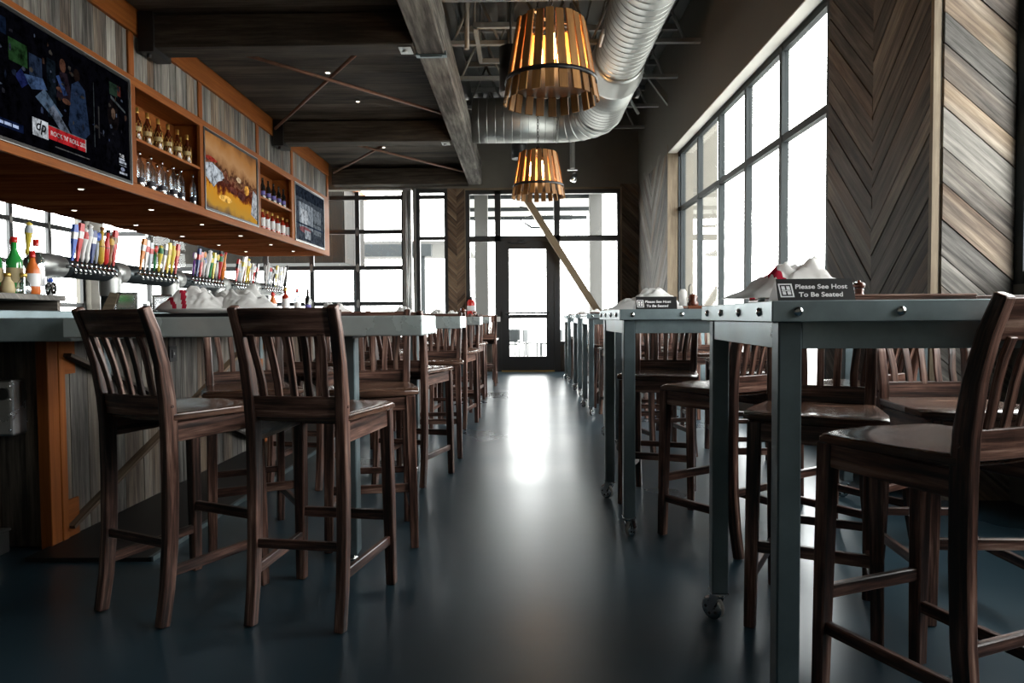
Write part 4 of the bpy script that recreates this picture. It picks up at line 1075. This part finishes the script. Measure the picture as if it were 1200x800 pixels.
# second window-side table
sign((.66, 3.36, ZR), 0, 'black Please See Host sign on the second window-side table', .2, .062)
heap('napkin_bundle', (.66, 3.6, ZR+.001), 0, .4, .22, .11, 8.4, 'white peaked napkin bundle behind the sign, second window-side table', .5, None)
board((.98, 3.62, ZR), .26, .3, 'brown menu board beside the napkins on the second window-side table')
o = thing('condiment_caddy', 'small caddy of salt and brown pepper mill on the second window-side table', 'caddy', (.84+.04, 3.5, ZR+.018))
m = MB(); m.lathe([(.028, 0), (.03, .012), (.02, .03), (.026, .045), (.012, .06)], 14); m.build('mill_body', M_mill, o)
m = MB(); m.lathe([(.02, 0), (.02, .07), (.012, .085)], 12, Matrix.Translation((-.05, 0, 0))); m.build('salt_shaker', M_napkin, o); m = MB(); m.tube([(-.02, 0, 0), (-.02, 0, .1), (-.01, 0, .11)], .003, 6); m.build('wire_handle', M_black, o)
for i in (2, 3, 4, 5):
    x, y, _ = RP[i]
    heap('napkin_bundle', (x+.28, y+.3, ZR+.001), .1, .26, .2, .07, 2.2*i, 'white napkin bundle on the %s window-side table' % ORD[i], .4)
    board((x+.14, y+.12, ZR), .2, .16, 'dark menu board at the aisle end of the %s window-side table' % ORD[i], 0, M_chair, .02)
# bar-side tables
board((-1.42, 3.02, ZT), .5, .34, 'dark tray under the plate of napkins on the first bar-side table', 0, M_black, .016)
o = thing('serving_plate', 'long white plate of napkins on the first bar-side table', 'plate', (-1.38, 3.0, ZT+.016))
m = MB(); m.lathe([(.1, 0), (.13, .008), (.15, .02), (.146, .02), (.1, .01), (0, .009)], 24, Matrix.Diagonal((1.5, 1, 1, 1))); m.build('plate_dish', M_napkin, o)
heap('napkin_bundle', (-1.43, 3.0, ZT+.03), .1, .34, .22, .095, 5.5, 'red-striped white napkins heaped at the bar end of the first plate', -.2, (8, 13))
heap('napkin_bundle', (-1.24, 3.05, ZT+.03), -.2, .36, .22, .10, 1.3, 'tall white napkin heap over the middle of the first plate', -.3)
board((-1.1, 2.92, ZT), .18, .13, 'small brown menu board beside the napkin plate on the first bar-side table', .3)
for i, (xx, w, nx_) in ((1, (-1.02, .5, -1.32)), (2, (-.85, .48, -1.2)), (3, (-.8, .4, -1.1)), (4, (-.75, .4, -1.1))):
    y = LT[i]
    board((xx, y+.2, ZT), w, .3, 'red-brown menu board on the %s bar-side table' % ORD[i])
    heap('napkin_bundle', (nx_, y+.24, ZT+.02), 0, .26, .22, .085, 3.7*i, 'white napkin bundle on the %s bar-side table' % ORD[i], -.2)
mill((-.6, LT[2]+.3, ZT), 'pepper mill on the third bar-side table', 1.2); mill((-.62, LT[3]+.3, ZT), 'pepper mill on the fourth bar-side table', 1.1)

# ------------------------------------------------------------------ pendants
def make_pendant(chain_len):
    r = thing('pendant_lamp', '', 'pendant lamp')
    n = 22; rb, rtp, hh = .318, .222, .53
    for k in range(n):
        a = 2*PI*k/n+.07; inn = (k % 2)*.010
        c, s = math.cos(a), math.sin(a)
        dz = random.uniform(-.009, .009); w0, w1 = .058, .05
        P = []
        for i in range(8):
            z = (hh+random.uniform(-.0, .0)+dz*.6) if i >> 2 & 1 else dz
            rad = (rtp if i >> 2 & 1 else rb)-inn + (.007 if i & 1 else -.007)
            tw = ((i >> 1 & 1)-.5)*(w1 if i >> 2 & 1 else w0)
            P.append((rad*c-tw*s, rad*s+tw*c, z))
        m = MB(); m.hexa(P, 2, 0, random.random()*.9); m.build('stave', M_stave, r, .002)
    for z, rr in ((.135, .304),):
        m = MB(); m.lathe([(rr-.002, z-.014), (rr+.006, z-.014), (rr+.002, z+.014), (rr-.004, z+.014), (rr-.002, z-.014)], 32, None, 0); m.build('hoop', M_black, r)
    m = MB()
    for k in range(3):
        a = 2*PI*k/3; m.bar((0, 0, .52), (.225*math.cos(a), .225*math.sin(a), .52), .02, .008)
    m.lathe([(.03, .5), (.03, .6)], 12); m.build('spider_frame', M_black, r)
    for k in range(3):
        a = 2*PI*k/3+.6; x, y = .085*math.cos(a), .085*math.sin(a)
        m = MB(); m.lathe([(.02, .42), (.02, .52)], 10, Matrix.Translation((x, y, 0))); s_ = m.build('lamp_socket', M_black, r)
        m = MB(); m.lathe([(.0, .25), (.02, .26), (.026, .3), (.022, .37), (.013, .42)], 12, Matrix.Translation((x, y, 0))); m.build('bulb', M_bulb, s_)
    m = MB(); z = .6; i = 0
    while z < chain_len+.6:
        if i % 2: m.tube([(.012*math.cos(q*PI/4), 0, z+.022+.022*math.sin(q*PI/4)) for q in range(9)], .0035, 5)
        else: m.tube([(0, .012*math.cos(q*PI/4), z+.022+.022*math.sin(q*PI/4)) for q in range(9)], .0035, 5)
        z += .036; i += 1
    m.build('chain', M_black, r)
    m = MB(); m.lathe([(.07, z-.02), (.07, z+.02), (.03, z+.03)], 16); m.build('ceiling_rose', M_black, r)
    return r
zp = 2.515; pend = make_pendant(ZC-zp-.66)
place(pend, 0, (.215, 4.62, zp), 0, 'nearer and larger-looking wooden stave pendant lamp', 'wooden stave pendants')
place(pend, 1, (.225, 8.25, zp), .4, 'farther wooden stave pendant lamp hanging before the entrance', 'wooden stave pendants')
for i, yy in enumerate((4.62, 8.25)):
    ld = bpy.data.lights.new('pendant_light', 'POINT'); ld.energy = 75; ld.color = (1, .52, .2); ld.shadow_soft_size = .08
    lo = bpy.data.objects.new('pendant_light', ld); COL.objects.link(lo); lo.location = (.22, yy, zp+.26)
# black can lights
for i, (x, y, zb, lab) in enumerate(((-.09, 8.0, 3.67, 'black cylinder downlight half hidden by the near pendant'), (.0, 11.9, 3.82, 'black cylinder downlight hanging below the duct'))):
    r = thing('cylinder_downlight', lab, 'downlight', (x, y, zb), 0, 'black cylinder downlights')
    m = MB(); m.lathe([(.125, 0), (.135, 0), (.135, .52), (.03, .54)], 24); m.build('lamp_body', M_black, r)
    m = MB(); m.lathe([(.124, .012), (.06, .05), (0, .06)], 20); m.build('reflector', M_stain, r)
    m = MB(); m.tube([(0, 0, .53), (0, 0, ZC-zb)], .012, 8); m.build('hanging_stem', M_black, r)
# little spotlight on a grey drop pipe
r = thing('drop_spotlight', 'small spotlight at the end of a grey drop pipe near the back wall', 'spotlight', (.97, 12.6, 3.56))
m = MB(); m.tube([(0, 0, .24), (0, 0, ZC-3.56)], .05, 10); m.build('drop_pipe', M_joist, r)
m = MB(); m.lathe([(.045, 0), (.06, .02), (.05, .14), (.02, .16)], 14, Matrix.Rotation(.35, 4, 'Y')); m.bb(-.09, .09, -.012, .012, .2, .22); m.build('spot_head', M_chrome, r)

# ------------------------------------------------------------------ duct
r = thing('spiral_duct', 'galvanised spiral air duct turning under the ceiling', 'duct', (0, 0, 0)); r['kind'] = 'thing'
XD, ZD, YD = 1.22, 1.08+3.13, 11.0
def spiral(name, pts, rad, ribs=True):
    m = MB(); m.tube(pts, rad, 36)
    a, b = Vector(pts[0]), Vector(pts[-1]); Ln = (b-a).length; k = .06; d = (b-a).normalized()
    while ribs and k < Ln:
        m.tube([a+d*(k-.006), a+d*k, a+d*(k+.006)], [rad, rad+.004, rad], 36, 0, None, False, False); k += .13
    return m.build(name, M_galv, r)
spiral('duct_section', [(XD, 3.0, ZD), (XD, 8.35, ZD)], .30)
m = MB(); m.tube([(XD, 8.3, ZD), (XD, 8.42, ZD), (XD, 8.78, ZD), (XD, 8.84, ZD)], [.315, .32, .36, .36], 36); m.build('duct_reducer', M_galv, r)
spiral('duct_section', [(XD, 8.8, ZD), (XD, 10.35, ZD)], .345)
arc = [(XD-.62+.62*math.cos(q*PI/2/10), 10.35+.62*math.sin(q*PI/2/10), ZD) for q in range(11)]
m = MB(); m.tube(arc, .345, 36); 
for q in (0, 2, 4, 6, 8, 10):
    a = q*PI/20; c = Vector((XD-.62+.62*math.cos(a), 10.35+.62*math.sin(a), ZD)); d = Vector((-math.sin(a), math.cos(a), 0))
    m.tube([c-d*.01, c, c+d*.01], [.345, .356, .345], 36, 0, None, False, False)
m.build('duct_elbow', M_galv, r)
spiral('duct_section', [(XD-.62, 10.97, ZD), (-.73, 10.97, ZD)], .345)
m = MB(); m.bb(XD-.32, XD-.3, 7.4, 7.75, ZD-.12, ZD-.06); m.build('grille', M_white, r)
m = MB()
for y in (4.0, 7.0, 9.6): m.tube([(XD, y, ZD+.3), (XD, y, ZC)], .01, 6)
m.build('hanger_rod', M_joist, r)
# conduit
m = MB(); m.tube([(1.68, 3.0, 4.72), (1.68, 10.8, 4.72), (1.68, 10.95, 4.65), (1.9, 11.0, 4.3)], .025, 8)
for y in (4.5, 6.5, 8.5, 10.5): m.tube([(1.68, y, 4.72), (1.68, y, ZC)], .008, 6)
tag(m.build('conduit', M_joist), 'thin grey conduit running beside the duct', 'conduit')
m = MB(); m.bar((2.4, 11.0, 4.45), (1.85, 11.0, 5.2), .09, .07, (0, 1, 0)); tag(m.build('knee_brace', M_joist), 'short grey steel knee brace on the window wall near the ceiling', 'brace')
# joists
def joist(y, lab):
    r = thing('steel_joist', lab, 'joist', (0, y, 0), 0, 'open web ceiling joists')
    zb, zt = 4.62, 5.32
    m = MB(); m.bb(-.9, XR+.05, -.035, .035, zb, zb+.05); m.build('bottom_chord', M_joist, r)
    m = MB(); m.bb(-.9, XR+.05, -.035, .035, zt, zt+.08); m.build('top_chord', M_joist, r)
    m = MB(); k = 0; x = -.85
    while x < XR-.3:
        m.tube([(x, 0, zb+.04), (x+.3, 0, zt)], .018, 6); m.tube([(x+.3, 0, zt), (x+.6, 0, zb+.04)], .018, 6); x += .6
    m.build('web_rod', M_joist, r)
for i, y in enumerate((5.2, 6.5, 7.75, 9.0, 10.3, 11.7, 13.0)): joist(y, 'open web steel joist under the deck, %s from the front' % ORD[i])
for i, (x, y) in enumerate(((-.62, 8.3), (-.1, 8.9))):
    m = MB(); m.tube([(x, y, 4.0 if i else 4.3), (x, y, ZC)], .045 if i else .03, 10); tag(m.build('drop_pipe', M_joist), ['slim pale pipe hanging from the deck beside the timber beam', 'thick pale pipe hanging from the deck behind the near pendant'][i], 'pipe')
m = MB(); m.bb(-.55, .75, 8.4, 8.46, 4.6, 4.66); m.bb(-.55, -.5, 8.4, 9.6, 4.6, 4.66); m.bb(.7, .75, 8.4, 9.6, 4.6, 4.66); m.bb(-.55, .75, 9.55, 9.6, 4.6, 4.66)
for x in (-.53, .72):
    for y in (8.43, 9.57): m.tube([(x, y, 4.6), (x, y, ZC)], .012, 6)
tag(m.build('strut_frame', M_joist), 'square pale strut frame hung under the ceiling behind the pendant', 'frame')
# diagonal brace before the entrance
m = MB(); m.bar((-.02, 13.42, 3.63), (2.25, 13.42, .02), .13, .17, (0, 1, 0)); tag(m.build('diagonal_brace', M_brace, None, .006), 'bronze diagonal brace slanting across the entrance glazing', 'brace', None, 'thing')

# fire extinguisher
r = thing('fire_extinguisher', 'small red fire extinguisher hung beside the entrance', 'fire extinguisher', (-.98, YB-.13, 1.12))
m = MB(); m.lathe([(.07, 0), (.078, .012), (.078, .27), (.06, .31), (.025, .33)], 18); m.build('cylinder_body', M_redpaint, r)
m = MB(); m.lathe([(.025, .33), (.022, .37)], 10); m.bb(-.09, .02, -.012, .012, .37, .385); m.bb(-.08, .02, -.012, .012, .4, .412); m.build('valve', M_black, r)
m = MB(); m.tube([(.02, 0, .36), (.09, 0, .34), (.1, 0, .2), (.095, 0, .1)], .01, 8); m.build('hose', M_black, r)
m = MB(); m.lathe([(.0787, .1), (.0787, .2)], 18); m.build('label_band', M_wlabel, r); m = MB(); m.bb(-.03, .03, .075, .13, .05, .3); m.build('wall_hook', M_black, r)

# ------------------------------------------------------------------ outside
mb = MB(); mb.bb(-60, 60, -40, 70, -.3, -.13); struct(mb.build('ground', M_ground))
r = thing('wood_clad_kiosk', 'plank-clad outdoor bar roof beyond the garage door', 'kiosk', (-4, 15.5, 0))
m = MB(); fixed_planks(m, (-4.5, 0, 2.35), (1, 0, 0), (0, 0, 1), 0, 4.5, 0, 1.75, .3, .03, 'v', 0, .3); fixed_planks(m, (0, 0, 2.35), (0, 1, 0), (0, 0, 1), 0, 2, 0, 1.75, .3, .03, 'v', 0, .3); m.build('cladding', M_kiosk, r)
m = MB(); m.bb(-4.5, 0, 0.05, 2, 2.4, 4.0); m.build('roof_box', M_extd, r); m = MB(); m.bb(-4.6, .1, -.08, 2.1, 4.1, 4.2); m.build('roof_edge', M_fir, r)
for x in (-4.3, -.2):
    m = MB(); m.bb(x, x+.15, 1.7, 1.85, -.13, 2.4); m.build('post', M_extd, r)
r = thing('patio_roof', 'pale patio roof seen through the entrance transom', 'roof', (0, 15, 0))
m = MB(); m.bb(-1.6, 2.05, .2, 6, 4.15, 4.3); m.build('roof_slab', M_roofw, r)
for y in (.3, 2.2, 4.2, 5.9):
    m = MB(); m.bb(-1.6, 2.05, y-.04, y+.04, 4.05, 4.15); m.build('roof_joist', M_extd, r)
for x, y in ((-1.05, .9), (1.72, 1.8)):
    m = MB(); m.bb(x, x+.3, y, y+.3, -.13, 4.15); m.build('column', M_ext, r)
m = MB(); m.tube([(.0, 2.0, 3.8), (.35, 2.0, 3.75), (.35, 2.0, 3.6), (.0, 2.0, 3.5), (.3, 2.0, 3.3), (.7, 2.0, 3.3)], .03, 8); m.bb(.4, 1.3, 2.0, 2.1, 3.5, 3.6); m.build('heater_pipe', M_extd, r)
r = thing('patio_beam', 'long blue-grey patio canopy beam beyond the windows', 'canopy', (-9, 20, 0)); r['kind'] = 'thing'
m = MB(); m.bb(-.5, 6.4, 0, .3, 2.9, 3.25); m.build('fascia', M_extd, r)
for x in (0, 6.0):
    m = MB(); m.bb(x, x+.2, .05, .25, -.13, 2.9); m.build('post', M_extd, r)
m = MB(); m.bb(-.5, 7.4, .1, 5, 3.25, 3.35); m.build('roof_sheet', M_ext, r)
for i, (x, y) in enumerate(((-.3, 19.5), (.35, 20.2), (-.1, 21.5), (.9, 19.8))):
    o = thing('patio_chair', '%s pale metal patio chair outside the entrance' % ORD[i], 'chair', (x, y, -.13), i*1.3, 'patio chairs')
    m = MB(); m.bb(-.22, .22, -.22, .22, .44, .47); m.build('seat', M_extd, o); m = MB(); m.bb(-.22, .22, .2, .23, .5, .85); m.build('backrest', M_extd, o)
    for sx in (-.2, .2):
        for sy in (-.2, .2):
            m = MB(); m.bar((sx, sy, 0), (sx, sy, .45), .03, .03, (0, 1, 0)); m.build('leg', M_extd, o)

# ------------------------------------------------------------------ light
wd = bpy.data.worlds.new('overcast'); sc.world = wd; wd.use_nodes = True
nt = wd.node_tree
bg = nt.nodes['Background']; bg.inputs[0].default_value = (1, .985, .96, 1); bg.inputs[1].default_value = 14.0
def portal(loc, rot, sx, sy):
    ld = bpy.data.lights.new('daylight_portal', 'AREA'); ld.shape = 'RECTANGLE'; ld.size = sx; ld.size_y = sy; ld.cycles.is_portal = True
    o = bpy.data.objects.new('daylight_portal', ld); COL.objects.link(o); o.location = loc; o.rotation_euler = rot
portal((3.2, 8.1, 2.05), (PI/2, 0, PI/2), 5.8, 3.4)
portal((3.2, 2.05, 2.45), (PI/2, 0, PI/2), 3.9, 2.5)
portal((.45, YB+.25, 1.85), (-PI/2, 0, 0), 3.2, 3.7)
portal((-5.3, YB+.25, 1.85), (-PI/2, 0, 0), 6.7, 3.7)
portal((XL-.3, 11.5, 1.85), (PI/2, 0, -PI/2), 4.0, 3.7)

cam = bpy.data.cameras.new('camera'); co = bpy.data.objects.new('camera', cam); COL.objects.link(co)
cam.sensor_fit = 'HORIZONTAL'; cam.sensor_width = 36; cam.lens = 24; cam.clip_start = .05; cam.clip_end = 300
co.location = (0, 0, H)
co.matrix_world = Matrix.Translation((0, 0, H)) @ Matrix.Rotation(math.radians(.716), 4, 'Z') @ Matrix.Rotation(math.radians(90-2.0), 4, 'X') @ Matrix.Rotation(math.radians(-.4), 4, 'Z')
sc.camera = co
sc.view_settings.view_transform = 'Standard'; sc.view_settings.look = 'None'; sc.view_settings.gamma = 1.0
sc.view_settings.exposure = 0.0
sc.view_settings.use_curve_mapping = False
sc.cycles.use_denoising = True
sc.cycles.caustics_reflective = False; sc.cycles.caustics_refractive = False; sc.cycles.sample_clamp_indirect = 8
sc.cycles.max_bounces = 8; sc.cycles.transparent_max_bounces = 12
